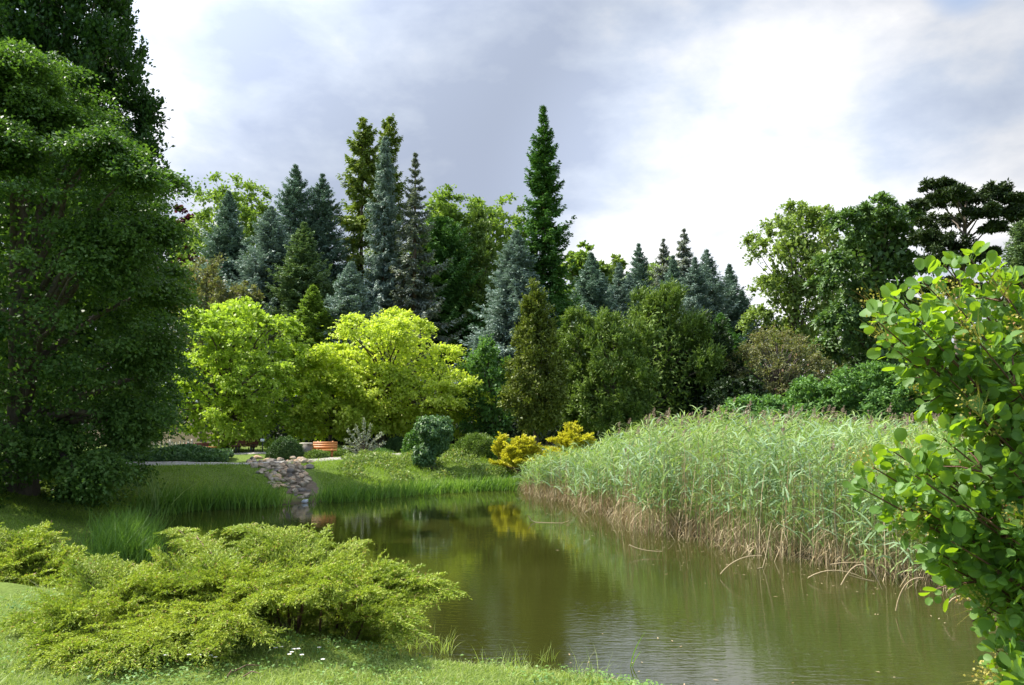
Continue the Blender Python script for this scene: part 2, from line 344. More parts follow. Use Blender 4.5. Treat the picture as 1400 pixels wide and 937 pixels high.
g.add(np.stack([XX, YY, ZZ], -1), np.stack([idx[:-1, :-1], idx[1:, :-1], idx[1:, 1:], idx[:-1, 1:]], -1).reshape(-1, 4))
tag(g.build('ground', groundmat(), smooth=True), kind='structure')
wt = MB(); wt.add([(-14, 2, 0), (20, 2, 0), (20, 30, 0), (-14, 30, 0)], [[0, 1, 2, 3]])
tag(wt.build('water', watermat()), kind='structure')

def path(pts, width, name, mat, lift=0.03):
    pts = np.array(pts, float); t = np.linspace(0, len(pts)-1, 90); i = np.minimum(t.astype(int), len(pts)-2); f = (t-i)[:, None]
    P0 = pts[np.maximum(i-1, 0)]; P1 = pts[i]; P2 = pts[i+1]; P3 = pts[np.minimum(i+2, len(pts)-1)]
    C = 0.5*((2*P1)+(-P0+P2)*f+(2*P0-5*P1+4*P2-P3)*f**2+(-P0+3*P1-3*P2+P3)*f**3)
    T = nrm(np.gradient(C, axis=0)); S = np.stack([-T[:, 1], T[:, 0]], 1); b = MB(); K = 9; V = []
    for k in range(K):
        o = (k/(K-1)-0.5)*width*(1+0.06*np.sin(np.arange(90)*0.7+k*0))[:, None]; q = C+S*o
        V.append(np.stack([q[:, 0], q[:, 1], hgt(q[:, 0], q[:, 1])+lift*(1 if 0 < k < K-1 else -0.3)], 1))
    V = np.stack(V, 1); id_ = np.arange(90*K).reshape(90, K)
    b.add(V, np.stack([id_[:-1, :-1], id_[1:, :-1], id_[1:, 1:], id_[:-1, 1:]], -1).reshape(-1, 4))
    return tag(b.build(name, mat, smooth=True), kind='structure')
path([(-26, 22), (-18, 25.3), (-13.5, 27.2), (-10.5, 28.1), (-8.4, 28.6), (-6.6, 30.0), (-6.0, 33)], 1.3, 'path', M['gravel'])
path([(-18, 34.2), (-12, 33.8), (-8.5, 33.6), (-6.0, 33.2), (-2, 34.0), (3, 37)], 1.3, 'path', M['gravel'])

# ------------------------------------------------------------------ trees
def clump_cloud(b, C, R, out, ntw, nlf, L, Wd, flat=0.6, droop=0.2, updir=0.3, ratio=1.0):
    """C centres, R radii; each clump sends out twigs, leaves sit along each twig"""
    n = len(C)
    D = nrm(gau(n, ntw, 3)*1.0 + out[:, None, :]*1.1 + np.array([0, 0, updir])); D[..., 2] *= flat; D[..., 2] += -0.0; 
    ln = R[:, None]*(0.55+0.6*rnd(n, ntw))
    s = np.linspace(0.18, 1.0, nlf)[None, None, :]+gau(n, ntw, nlf)*0.05
    P = C[:, None, None]+D[:, :, None]*ln[..., None, None]*s[..., None]
    P[..., 2] -= droop*ln[..., None]*s**2
    P = P+gau(*P.shape)*(R.mean()*0.09)
    LD = nrm(D[:, :, None]*0.9+gau(n, ntw, nlf, 3)*0.65+np.array([0, 0, -droop]))
    N = nrm(gau(n, ntw, nlf, 3)*0.55+np.array([0, 0, 0.9])+out[:, None, None, :]*0.4)
    m = P.size//3
    sc = 0.7+0.6*rnd(m)
    b.leaves(P.reshape(-1, 3), LD.reshape(-1, 3), N.reshape(-1, 3), L*sc, Wd*sc)

def trunk_mesh(base, top, r0, limbs, r_end=0.03, lean=0.0, sides=9, lr=None):
    b = MB(); base = np.array(base, float); top = np.array(top, float); n = 9
    t = np.linspace(0, 1, n)[:, None]; wob = np.stack([np.sin(t[:, 0]*4+base[0]), np.cos(t[:, 0]*3+base[1]), 0*t[:, 0]], 1)*r0*0.35
    c = base+(top-base)*t+wob*t*(1.2-t); c[0, 2] -= 0.25
    rad = r0*(1-t[:, 0])**0.8+r_end; rad[0] *= 1.45; rad[1] *= 1.05
    b.tube(c, rad, sides)
    for (q, u) in limbs:
        k = u*(n-1); i = int(min(k, n-2)); s = c[i]+(c[i+1]-c[i])*(k-i); r = max(r_end, (rad[i])*0.45 if lr is None else lr)
        q = np.array(q); tt = np.linspace(0, 1, 6)[:, None]
        mid = s+(q-s)*tt; L = np.linalg.norm(q-s); mid[:, 2] += np.sin(tt[:, 0]*pi)*L*0.10; mid += gau(6, 3)*L*0.018*np.sin(tt*pi)
        b.tube(mid, r*(1-0.85*tt[:, 0]), 5)
    return b

def broadleaf(label, px, top, Y, hw, low, mat, nc=140, ntw=12, nlf=10, L=0.16, Wd=0.11, cr=0.16, flat=0.6, droop=0.2, a=0.85, pw=0.55,
              name='deciduous_tree', cat='tree', group=None, trunk_px=None, depth=1.0, lump=0.16, bark='bark', r0=None, updir=0.3, limbs=26, fill=True, inner=0.55, fork=0.25, lobes=None, extra=None):
    tipw = at(px, top, Y); loww = at(px, low, Y); R = hw/F*Y
    bx = at(trunk_px, low, Y)[0] if trunk_px is not None else tipw[0]; gz = h1(bx, Y)
    root = thing(name, (bx, Y, gz), label, cat, group)
    z0, z1 = loww[2], tipw[2]; H = z1-z0; cx = tipw[0]
    t = rnd(nc*3); th = rnd(nc*3)*2*pi
    prof = np.sin(pi*np.clip(t, 0, 1)**a)**pw
    keep = rnd(nc*3) < prof; t, th, prof = t[keep][:nc], th[keep][:nc], prof[keep][:nc]; n = len(t)
    lum = 1+lump*(np.sin(th*3+t*7+px)+0.7*np.sin(th*5-t*11+top))
    rho = prof*lum*(inner+(1-inner)*rnd(n)**0.5)
    C = np.stack([cx+R*rho*np.cos(th), Y+R*depth*rho*np.sin(th), z0+H*t], 1)
    if lobes:      # a crown of several billowing heads
        CC = []; tot = sum(q[2]**2 for q in lobes)
        for (lx, ly, lr) in lobes:
            k = max(5, int(n*lr*lr/tot)); c = at(lx, ly, Y+(rnd()-0.6)*R*0.9*depth); rr = lr/F*Y; dd = nrm(gau(k, 3)+[0, -0.25, 0.35])
            CC.append(c+dd*rr*np.array([0.85, 0.85, 0.72])*(0.55+0.45*rnd(k, 1)**0.6))
        C = np.concatenate(CC); n = len(C); C[:, 2] = np.maximum(C[:, 2], z0)
    if extra:
        CC = [C]
        for (lx, ly, lr) in extra:
            k = int(max(6, lr*lr/70)); dd = nrm(gau(k, 3)); CC.append(at(lx, ly, Y-R*0.25+gau()*R*0.2)+dd*(lr/F*Y)*np.array([0.8, 0.8, 0.6])*(0.4+0.6*rnd(k, 1)))
        C = np.concatenate(CC); n = len(C)
    rc = cr*R*2*(0.65+0.7*rnd(n)); C[:, 2] = np.minimum(C[:, 2], z1-rc*0.35)
    ctr = np.array([cx, Y, z0+H*0.4]); o = nrm(C-ctr)
    b = MB(); clump_cloud(b, C, rc, o, ntw, nlf, L, Wd, flat, droop, updir)
    if fill:   # leaves in the depth of the crown
        m = int(nc*14); tt = rnd(m)*0.86+0.04; pr = np.sin(pi*tt**a)**pw*R*0.6*rnd(m)**0.5; h2 = rnd(m)*2*pi
        P = np.stack([cx+pr*np.cos(h2), Y+depth*pr*np.sin(h2), z0+H*tt], 1)
        b.leaves(P, gau(m, 3), gau(m, 3), L*1.7, Wd*1.8)
    crown = b.build('crown', M[mat], root)
    r0 = r0 or max(0.08, R*0.05)
    sel = rs.choice(n, min(limbs, n), replace=False)
    lm = [(C[k], np.clip((C[k, 2]-gz)/(z1-gz)*0.75-0.08, fork, 0.9)) for k in sel]
    trunk_mesh((bx, Y, gz), (cx, Y, z0+H*0.86), r0, lm).build('trunk', M[bark], root, smooth=True)
    return root

def conifer(label, px, top, Y, hw, low, mat, name='spruce_tree', cat='tree', group=None, lev=28, nb=9, K=17, droop=0.22, up=0.22, e_top=0.55, e_low=-0.12,
            pw=0.92, twl=0.27, tww=0.055, jag=0.25, bark='brownbark', ragged=0.0, hang=0.16, narrow_top=0.0, tw=2, side=0.36, hollow=0.0, wide=1.55):
    tipw = at(px, top, Y); R = wide*hw/F*Y; X = tipw[0]; gz = h1(X, Y); z1 = tipw[2]; z0 = max(at(px, low, Y)[2], gz+0.25)
    root = thing(name, (X, Y, gz), label, cat, group); H = z1-z0
    t = (np.arange(lev)+0.5)/lev; t = 1-(1-t)**1.12
    T = np.repeat(t, nb)+gau(lev*nb)*0.16/lev; T = np.clip(T, 0.0, 0.99); n = len(T)
    A = np.tile(np.arange(nb)*2*pi/nb, lev)+np.repeat(rnd(lev)*6, nb)+gau(n)*0.25
    prof = (1-T)**pw*(1-narrow_top*np.exp(-((1-T)/0.25)**2)) + 0.006
    prof *= np.where(T < 0.06, 0.85, 1.0)
    Lb = R*prof*(1-jag+2*jag*rnd(n)*0.8)*(1+0.13*np.sin(A*2+px)+0.1*np.sin(T*23+px))
    if ragged: keep = rnd(n) > ragged; T, A, Lb = T[keep], A[keep], Lb[keep]; n = len(T)
    el = e_low+(e_top-e_low)*T**1.5+gau(n)*0.08
    s = np.linspace(0.12, 1, K)[None, :]
    hd = np.stack([np.cos(A), np.sin(A), 0*A], 1)
    base = np.stack([X+0*A, Y+0*A, z0+H*T], 1)
    Lc = Lb[:, None]
    P = base[:, None]+hd[:, None]*(Lc*s*np.cos(el)[:, None])[..., None]
    P[..., 2] += Lc*s*np.sin(el)[:, None]-droop*Lc*s*(1.6-s)+up*Lc*s**3
    dv = hd*np.cos(el)[:, None]; dv[:, 2] = np.sin(el)-droop*0.6+up
    sv = np.stack([-np.sin(A), np.cos(A), 0*A], 1)
    b = MB(); m = MB()
    for sd in (-1, 1):
        for r in range(tw):
            D = dv[:, None]*0.75+sd*sv[:, None]*(0.75+0.4*rnd(n, K))[..., None]+gau(n, K, 3)*0.22; D[..., 2] -= hang*(0.5+rnd(n, K)); D = nrm(D)
            L = (twl*0.55+side*Lc*(1.05-s))*(0.6+0.6*rnd(n, K)); L = np.clip(L*np.minimum(1, 0.25+Lc/1.2), 0.05, twl*3.2)
            N = nrm(gau(n, K, 3)*0.45+np.array([0, 0, 1.0])); PP = P+gau(n, K, 3)*0.05
            ok = (rnd(n, K) > hollow*(1-s)).ravel()
            nn = L.reshape(-1)
            # each twig is a row of three short tufts so its edge stays ragged
            for q, (o0, sc) in enumerate(((0.0, 0.62), (0.34, 0.52), (0.66, 0.42))):
                D2 = nrm(D+gau(n, K, 3)*0.28)
                b.leaves((PP+D*(L*o0)[..., None]).reshape(-1, 3)[ok], D2.reshape(-1, 3)[ok], N.reshape(-1, 3)[ok], (nn*sc+0.03)[ok], (np.minimum(tww, nn*0.5)*(1.35-0.25*q)+nn*0.08)[ok])
    # tufts at the branch tips and the leader
    D = nrm(dv+gau(n, 3)*0.1); D[:, 2] += 0.1
    b.leaves(P[:, -1]-D*0.1, D, nrm(gau(n, 3)*0.3+[0, 0, 1]), np.minimum(twl*0.9, Lb*0.5+0.1), tww*1.3)
    kk = 26; zt = z1-np.linspace(0.1, 0.05*H, kk); aa = rnd(kk)*6.3
    b.leaves(np.stack([X+0*zt, Y+0*zt, zt-0.05], 1), np.stack([np.cos(aa)*0.5, np.sin(aa)*0.5, 0*aa+0.9], 1), gau(kk, 3), 0.16, 0.05)
    b.build('crown', M[mat], root)
    tr = trunk_mesh((X, Y, gz), (X, Y, z1-0.02*H), max(0.09, R*0.07), [], 0.015)
    for k in rs.choice(n, min(n, 90), replace=False): tr.tube(P[k][:max(3, K*2//3)], np.linspace(0.035, 0.012, max(3, K*2//3)), 4)
    tr.build('trunk', M[bark], root, smooth=True)
    return root

G_BACK = 'broadleaved trees behind the conifers'
G_BLUE = 'blue spruces behind the pond'
# -- far left
broadleaf('huge spreading dark green tree with layered boughs, shading the left lawn', 25, 62, 20.5, 235, 690, 'bigtree', nc=700, ntw=14, nlf=14, L=0.10, Wd=0.062,
          cr=0.085, flat=0.26, droop=0.36, a=0.62, pw=0.5, r0=0.30, lump=0.10, trunk_px=27, limbs=36, inner=0.45, updir=0.1, fork=0.12,
          extra=[(130, 640, 36), (105, 662, 30), (60, 600, 50), (165, 570, 44), (190, 480, 46), (212, 395, 42), (212, 310, 34), (222, 248, 22), (180, 235, 34), (60, 150, 60), (20, 110, 60), (130, 200, 50), (0, 200, 60), (150, 330, 60)])
broadleaf('broad unseen tree added on the left lawn beyond the picture edge to shade the bank', -500, -300, 16.2, 215, 420, 'dark', nc=260, ntw=11, nlf=9, L=0.2, Wd=0.15, cr=0.10, r0=0.25)  # unseen tree, added to throw shade on the left bank
broadleaf('tall dark upright tree rising out of the frame behind the spreading tree', 92, -75, 27.0, 126, 560, 'dark', nc=900, ntw=14, nlf=13, L=0.15, Wd=0.10, cr=0.11,
          flat=1.25, droop=-0.15, a=0.75, pw=0.32, r0=0.3, lump=0.12, limbs=90, updir=1.0, inner=0.35, fill=False)
broadleaf('shaded dark green tree filling the gap between the huge tree and the yellow-green tree', 196, 395, 30, 48, 600, 'dark', nc=70, ntw=12, nlf=10, L=0.14, Wd=0.09, cr=0.16, flat=0.7, droop=0.4, pw=0.45)
broadleaf('purple-leaved tree whose crown just shows left of the domed green tree', 252, 285, 80, 30, 420, 'purple', nc=40, L=0.4, Wd=0.3, cr=0.2)
# -- back row broadleaved
bk = dict(L=0.30, Wd=0.22, cr=0.13, nc=150, ntw=11, nlf=8, group=G_BACK, a=1.0, pw=0.5)
broadleaf('domed light green tree behind the leftmost blue spruce', 322, 244, 72, 66, 470, 'mid', **bk)
broadleaf('pale green tree crown between the grey-brown spruce and the olive arborvitae', 612, 258, 74, 52, 480, 'mid', **bk)
broadleaf('broad rounded green crown just left of the tallest spruce', 668, 264, 76, 62, 480, 'mid', **bk)
broadleaf('small green crown just right of the tallest spruce', 793, 334, 70, 34, 500, 'mid', **bk)
broadleaf('round olive crown between two low blue spruces', 833, 350, 72, 30, 500, 'elm', **bk)
broadleaf('low green crown behind the paired blue spruces', 885, 372, 74, 45, 500, 'mid', **bk)
# -- conifers left group
bs = dict(name='blue_spruce', group=G_BLUE)
conifer('leftmost blue spruce, standing before the domed green tree', 313, 262, 54, 52, 480, 'bluegreen', **bs)
conifer('leaning-shouldered blue spruce in front of the twin-peaked group', 371, 283, 52, 62, 500, 'blue', **bs)
conifer('tall blue spruce with pointed top, third from the left', 404, 225, 57, 62, 500, 'bluegreen', **bs)
conifer('blue spruce touching the left side of the shaggy yellow-green fir', 441, 238, 58, 60, 500, 'bluegreen', **bs)
conifer('olive green spruce standing before the blue spruces', 416, 305, 50, 52, 500, 'olivespruce', name='spruce_tree')
conifer('shaggy yellow-green fir with a tall forked top', 497, 160, 60, 62, 500, 'fir', name='fir_tree', pw=0.55, droop=0.4, hang=0.8, ragged=0.25, jag=0.45, lev=26, nb=7, twl=0.42, tww=0.10, wide=1.0)
conifer('second stem of the forked yellow-green fir, rising above the narrow blue spruce', 531, 160, 62, 52, 500, 'fir', name='fir_tree', pw=0.5, droop=0.35, hang=0.7, ragged=0.2, jag=0.45, lev=26, nb=7, twl=0.42, tww=0.10, wide=1.0)
conifer('narrow silvery blue spruce beside the grey-brown spruce', 527, 186, 55, 40, 500, 'blue', pw=0.6, droop=0.5, hang=0.75, up=0.2, jag=0.35, wide=1.05, **bs)
conifer('thin-topped grey-brown spruce with bare upper whorls', 568, 208, 54, 52, 500, 'greyspruce', name='spruce_tree', pw=0.85, droop=0.4, hang=0.5, ragged=0.15, jag=0.35, lev=26, narrow_top=0.25, wide=1.25, nb=7)
conifer('dark fir in shade right of the grey-brown spruce', 604, 300, 58, 50, 500, 'spruce', name='fir_tree', pw=0.5, hang=0.5)
broadleaf('olive green arborvitae before the broad rounded green crown', 652, 285, 60, 40, 520, 'yew', name='arborvitae', nc=170, ntw=12, nlf=9, L=0.26, Wd=0.11, cr=0.12, flat=1.3, droop=-0.2, a=0.7, pw=0.8, updir=1.0)
conifer('dense blue spruce left of the tallest spruce', 706, 316, 48, 56, 520, 'blue', nb=9, up=0.2, **bs)
conifer('silvery blue young spruce behind the gap between the yellow trees', 480, 360, 44, 42, 500, 'blue', lev=34, **bs)
conifer('small fresh green fir before the spruces, above the gap between the yellow trees', 428, 392, 43, 30, 500, 'mid', name='fir_tree', lev=28)
conifer('tallest tree, a slender dark green spruce standing high above the rest', 743, 143, 50, 54, 540, 'spruce', pw=0.72, droop=0.34, up=0.45, e_top=0.15, e_low=-0.35, lev=42, nb=7, jag=0.38, hang=0.25, narrow_top=0.15, ragged=0.08, tww=0.085, wide=1.12)
# -- right low spruces
sm = dict(lev=24, nb=9, K=16, wide=2.2, pw=1.0)
conifer('blue spruce right of the tallest spruce', 808, 346, 56, 40, 540, 'bluegreen', **sm, **bs)
conifer('pale blue spruce left of the drooping dark spruce group', 846, 360, 58, 32, 540, 'blue', **sm, **bs)
conifer('slender blue spruce behind the yews, first of the row left of the drooping spruce', 873, 333, 64, 34, 540, 'bluegreen', **sm, **bs)
conifer('grey spruce with brown hanging twigs, touching the drooping dark spruce', 907, 326, 66, 32, 540, 'greyspruce', hang=0.8, droop=0.45, ragged=0.15, **sm)
conifer('drooping dark grey spruce with sparse hanging boughs behind the yews', 935, 312, 62, 42, 540, 'greyspruce', hang=0.8, droop=0.45, up=0.0, ragged=0.15, e_top=0.3, **sm)
conifer('broad blue-green spruce behind the dome of the large yew', 966, 342, 58, 44, 540, 'blue', **sm, **bs)
conifer('rightmost blue-green spruce beside the light olive tree', 997, 362, 60, 36, 540, 'bluegreen', **sm, **bs)
conifer('dark spruce half hidden behind the right end of the yews', 985, 430, 52, 40, 560, 'spruce', **sm)
conifer('small blue spruce in the gap between the pale blue spruce and the slender one', 860, 376, 60, 30, 540, 'blue', **sm, **bs)
conifer('blue-green spruce just left of the drooping dark spruce, a little lower', 920, 350, 60, 32, 540, 'bluegreen', **sm, **bs)
conifer('pale spruce between the drooping spruce and the broad blue-green one', 950, 352, 56, 32, 540, 'blue', **sm, **bs)
conifer('low blue-green spruce left of the round olive crown', 823, 374, 60, 32, 540, 'bluegreen', **sm, **bs)
conifer('short spruce closing the row beside the airy olive tree', 1014, 398, 58, 30, 540, 'bluegreen', **sm, **bs)
broadleaf('green crown filling the skyline between the low blue spruces', 905, 352, 80, 60, 520, 'mid', **bk)
# -- olive bushes left
broadleaf('tall olive-grey bush behind the yellow-green tree, at its left shoulder', 284, 352, 46, 42, 520, 'brownshrub', nc=90, ntw=11, nlf=8, L=0.17, Wd=0.09, cr=0.13, flat=1.2, droop=-0.1, updir=0.8, name='tall_shrub', cat='shrub')
broadleaf('low brownish bush above the yellow-green tree', 327, 378, 46, 32, 520, 'brownshrub', nc=60, ntw=11, nlf=8, L=0.17, Wd=0.09, cr=0.15, flat=1.0, name='tall_shrub', cat='shrub')
# -- yellow trees
yl = dict(nc=250, ntw=13, nlf=12, L=0.14, Wd=0.095, cr=0.078, flat=0.36, droop=0.28, a=0.80, pw=0.55, depth=0.85, lump=0.15, r0=0.17, limbs=60, inner=0.5)
L1 = [(335, 425, 32), (270, 450, 36), (310, 470, 46), (375, 455, 38), (405, 490, 34), (240, 500, 34), (285, 525, 50), (350, 520, 50), (400, 545, 40), (250, 570, 36), (320, 575, 44), (380, 590, 34), (232, 545, 26), (290, 440, 26), (428, 540, 26)]
L2 = [(495, 450, 34), (560, 458, 36), (525, 480, 40), (605, 500, 40), (470, 500, 40), (450, 540, 32), (520, 530, 50), (580, 545, 50), (630, 530, 36), (640, 570, 32), (560, 580, 40), (490, 570, 36), (445, 490, 24), (605, 575, 36), (540, 440, 20)]
broadleaf('round yellow-green tree left, spreading low over the benches', 322, 394, 36, 112, 622, 'yellowgreen', trunk_px=305, lobes=L1, **yl)
broadleaf('brighter yellow tree, wider, right of the round yellow-green tree', 535, 418, 38, 132, 602, 'yellow', trunk_px=520, lobes=L2, **yl)
broadleaf('low yellow bough mass joining the two yellow trees', 455, 468, 37, 52, 600, 'yellow', nc=70, ntw=13, nlf=11, L=0.165, Wd=0.12, cr=0.15, flat=0.5, droop=0.3)
# -- thuja, yews
broadleaf('narrow golden-green conical conifer before the tallest spruce', 732, 382, 33, 37, 588, 'thuja', name='conical_thuja', nc=230, ntw=11, nlf=9, L=0.13, Wd=0.07, cr=0.13, flat=1.2, droop=-0.1, a=0.50, pw=0.8, updir=0.9, lump=0.08)
broadleaf('dark green rounded arborvitae left of the golden-green cone', 668, 466, 38, 38, 605, 'shrub', name='arborvitae', nc=90, ntw=11, nlf=9, L=0.15, Wd=0.09, cr=0.14, flat=1.0, droop=0.1)
conifer('small blue-grey conifer peeping over the dark rounded arborvitae', 652, 462, 42, 22, 560, 'blue', lev=20, nb=7, K=6, twl=0.22)
yw = dict(name='yew', L=0.17, Wd=0.055, flat=1.5, droop=-0.12, updir=0.9, a=0.75, pw=0.5, ntw=15, nlf=13)
broadleaf('first yew right of the golden-green cone, narrow and upright', 787, 430, 38, 34, 590, 'yew', nc=110, cr=0.13, **yw)
broadleaf('olive yew between the narrow yew and the large domed yew', 838, 432, 37, 52, 592, 'yew', nc=150, cr=0.11, **yw)
broadleaf('large domed yew, highest and widest of its row', 896, 402, 40, 92, 590, 'yew', nc=330, cr=0.07, lobes=[(880, 430, 26), (915, 422, 26), (860, 468, 30), (905, 470, 34), (945, 462, 26), (835, 510, 28), (885, 522, 36), (930, 520, 34), (860, 562, 30), (910, 566, 34), (960, 505, 24)], **yw)
broadleaf('darkest yew at the right end of the row', 962, 442, 41, 48, 588, 'darkfill', nc=150, cr=0.12, **yw)
# -- right group
broadleaf('airy light olive tree with a loose uneven crown, left of the chestnut', 1085, 274, 52, 70, 520, 'elm', nc=190, ntw=11, nlf=9, L=0.20, Wd=0.13, cr=0.09, flat=0.8, a=0.9, lump=0.24, inner=0.3, lobes=[(1095, 300, 28), (1065, 315, 20), (1040, 345, 20), (1090, 350, 34), (1125, 300, 22), (1060, 400, 34), (1105, 410, 36), (1040, 440, 28), (1085, 460, 36), (1125, 370, 26), (1030, 330, 10)])
broadleaf('narrow olive green tree squeezed between the airy tree and the chestnut', 1130, 285, 54, 36, 520, 'elm', nc=80, ntw=11, nlf=9, L=0.2, Wd=0.13, cr=0.17)
broadleaf('dense tall chestnut tree with heavy drooping foliage', 1192, 263, 42, 84, 540, 'chestnut', name='chestnut_tree', nc=300, ntw=12, nlf=9, L=0.24, Wd=0.12, cr=0.085, flat=0.5, droop=0.5, a=0.85, pw=0.45, lump=0.08, lobes=[(1205, 290, 30), (1160, 310, 34), (1225, 320, 36), (1185, 350, 40), (1235, 370, 34), (1140, 370, 34), (1195, 410, 44), (1240, 430, 34), (1150, 440, 40), (1200, 470, 42), (1245, 480, 30), (1130, 470, 26), (1240, 300, 22)])
broadleaf('twiggy brownish shrub before the airy olive tree', 1062, 452, 40, 72, 575, 'brownshrub', nc=130, ntw=14, nlf=8, L=0.13, Wd=0.07, cr=0.11, flat=0.9, name='tall_shrub', cat='shrub', limbs=110, inner=0.3, fork=0.05, fill=False)
for (a_, tp, hw_, mt, lb, Yb) in ((1040, 545, 55, 'shrub', 'low green bush at the foot of the twiggy brownish shrub', 34), (1120, 520, 50, 'shrub', 'rounded bush left of two behind the reed bed, under the chestnut', 36),
        (1185, 500, 58, 'shrub', 'wide bush with pale green shoots under the chestnut tree', 35), (1255, 505, 52, 'shrub', 'bush behind the reeds, left of the grey cedar trunk', 34), (1335, 490, 70, 'dark', 'dark bush behind the smoke bush', 33), (1010, 520, 42, 'darkfill', 'dark low bush beside the darkest yew', 36)):
    broadleaf(lb, a_, tp, Yb, hw_, 600, mt, nc=110, ntw=11, nlf=9, L=0.15, Wd=0.09, cr=0.13, flat=0.8, name='shrub', cat='shrub', pw=0.4)

def pad_tree(label, px, base_x_px, Y, pads, mat, low):
    gz = h1(at(base_x_px, 500, Y)[0], Y); bx = at(base_x_px, 500, Y)[0]
    root = thing('cedar_tree', (bx, Y, gz), label, 'tree'); C = []; R = []
    limbs = []
    for (qx, qy, qr) in pads:
        c = at(qx, qy, Y+gau()*0.8); C.append(c); R.append(qr/F*Y); limbs.append(c)
    b = MB(); CC = []; RR = []
    for c, r in zip(C, R):
        k = 26; an = rnd(k)*2*pi; rr = 1.15*r*np.sqrt(rnd(k))
        CC.append(c+np.stack([rr*np.cos(an), rr*np.sin(an), gau(k)*r*0.16], 1)); RR.append(np.full(k, r*0.42))
    CC = np.concatenate(CC); RR = np.concatenate(RR); o = nrm(gau(len(CC), 3)*[1, 1, 0.2])
    clump_cloud(b, CC, RR, o, 11, 9, 0.20, 0.075, 0.35, 0.12, 0.2)
    b.build('crown', M[mat], root)
    topc = at(px, 262, Y)
    t = trunk_mesh((bx, Y, gz), topc, 0.24, [(c, float(np.clip((c[2]-gz)/(topc[2]-gz)*0.95-0.06, 0.3, 0.96))) for c in C], 0.04, lr=0.06)
    t.build('trunk', M['bark'], root, smooth=True)
pad_tree('dark flat-topped cedar with spreading pads against the sky', 1322, 1298, 38, [(1285, 252, 17), (1272, 275, 20), (1300, 265, 20), (1330, 272, 22), (1355, 262, 18), (1372, 285, 24), (1392, 292, 20), (1345, 288, 18),
    (1288, 300, 26), (1278, 325, 22), (1300, 335, 24), (1360, 310, 14), (1322, 352, 20), (1290, 355, 26), (1385, 270, 14), (1352, 345, 10), (1285, 390, 26), (1320, 395, 24)], 'cedar', 590)
conifer('pale green feathery conifer at the right edge, beyond the cedar', 1404, 300, 44, 46, 560, 'olivespruce', name='fir_tree', pw=0.5, hang=0.4, lev=34)
# -- far background wood and undergrowth in the shade between the trunks
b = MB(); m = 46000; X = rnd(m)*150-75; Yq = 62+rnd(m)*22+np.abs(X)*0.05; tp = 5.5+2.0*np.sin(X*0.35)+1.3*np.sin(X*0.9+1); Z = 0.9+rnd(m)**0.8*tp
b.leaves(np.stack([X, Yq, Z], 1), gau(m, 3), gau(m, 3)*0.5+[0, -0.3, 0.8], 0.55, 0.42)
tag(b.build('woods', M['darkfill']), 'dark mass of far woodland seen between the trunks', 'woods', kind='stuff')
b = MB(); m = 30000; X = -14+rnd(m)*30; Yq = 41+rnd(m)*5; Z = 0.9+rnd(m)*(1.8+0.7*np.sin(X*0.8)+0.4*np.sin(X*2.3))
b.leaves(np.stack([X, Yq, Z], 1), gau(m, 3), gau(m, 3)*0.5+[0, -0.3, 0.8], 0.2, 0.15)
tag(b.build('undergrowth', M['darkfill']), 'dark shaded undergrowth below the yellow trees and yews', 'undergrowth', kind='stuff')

# ------------------------------------------------------------------ mid ground shrubs and furniture
def cushion(label, px, py, wpx, hpx, mat, name='clipped_shrub', n=5000, L=0.06, Wd=0.035, Y=None, group=None, spiky=0.0):
    p = atg(px, py) if Y is None else np.array([at(px, py, Y)[0], Y, h1(at(px, py, Y)[0], Y)])
    Rx = wpx/2/F*p[1]; Hh = hpx/F*p[1]; root = thing(name, p, label, 'shrub', group)
    d = nrm(gau(n, 3)); d[:, 2] = np.abs(d[:, 2]); rr = 0.86+0.14*rnd(n)+0.08*np.sin(d[:, 0]*9+px)*np.sin(d[:, 1]*8)
    rr *= 1-0.35*(rnd(n)**3)
    P = p+d*rr[:, None]*np.array([Rx, Rx*0.9, Hh]); b = MB()
    b.leaves(P, nrm(d*(0.6+spiky)+gau(n, 3)*0.7+[0, 0, 0.2]), nrm(d+gau(n, 3)*0.5), L*(0.7+0.6*rnd(n)), Wd)
    b.build('foliage', M[mat], root)
    s = MB(); s.tube([p-[0, 0, 0.1], p+[0, 0, Hh*0.3], p+[0, 0, Hh*0.7]], [0.06, 0.05, 0.03], 6)
    for k in range(9):
        a_ = k*0.7; s.tube([p+[0, 0, Hh*0.2], p+[cos(a_)*Rx*0.4, sin(a_)*Rx*0.4, Hh*0.45], p+[cos(a_)*Rx*0.7, sin(a_)*Rx*0.6, Hh*0.6]], [0.03, 0.02, 0.01], 4)
    s.build('trunk', M['bark'], root)
cushion('dark dome-shaped clipped shrub on top of the rock bank', 390, 628, 50, 30, 'clipped', n=14000, L=0.055, Wd=0.03)
cushion('small dome-shaped green shrub left of the ivy-clad stump', 543, 617, 38, 19, 'clipped', n=7000)
cushion('low fuzzy shrub spilling over the rocks beside the dark dome', 432, 628, 34, 12, 'greenjuniper', n=5000)
cushion('grey-green low juniper left of the golden junipers', 652, 624, 66, 30, 'greenjuniper', n=12000, spiky=0.5, L=0.09, Wd=0.03, name='juniper_shrub')
cushion('pale green spreading plant behind the ivy-clad stump', 612, 621, 44, 12, 'greenjuniper', n=5000, spiky=0.5, L=0.09, name='low_shrub')
cushion('low leafy plant between the silver shrub and the small dome shrub', 517, 622, 44, 9, 'shrub', n=4000, name='low_shrub')
cushion('green mound left of the silvery shrub, before the orange bench', 458, 624, 44, 9, 'greenjuniper', n=5000, L=0.09, name='low_shrub')
cushion('low green herbs hiding the feet of the orange bench', 446, 619, 70, 9, 'groundcover', n=7000, L=0.09, name='low_shrub')
cushion('round leafy bush under the yellow tree, left of the ivy-clad stump', 570, 600, 40, 34, 'shrub', Y=33, n=7000, L=0.09, Wd=0.06)
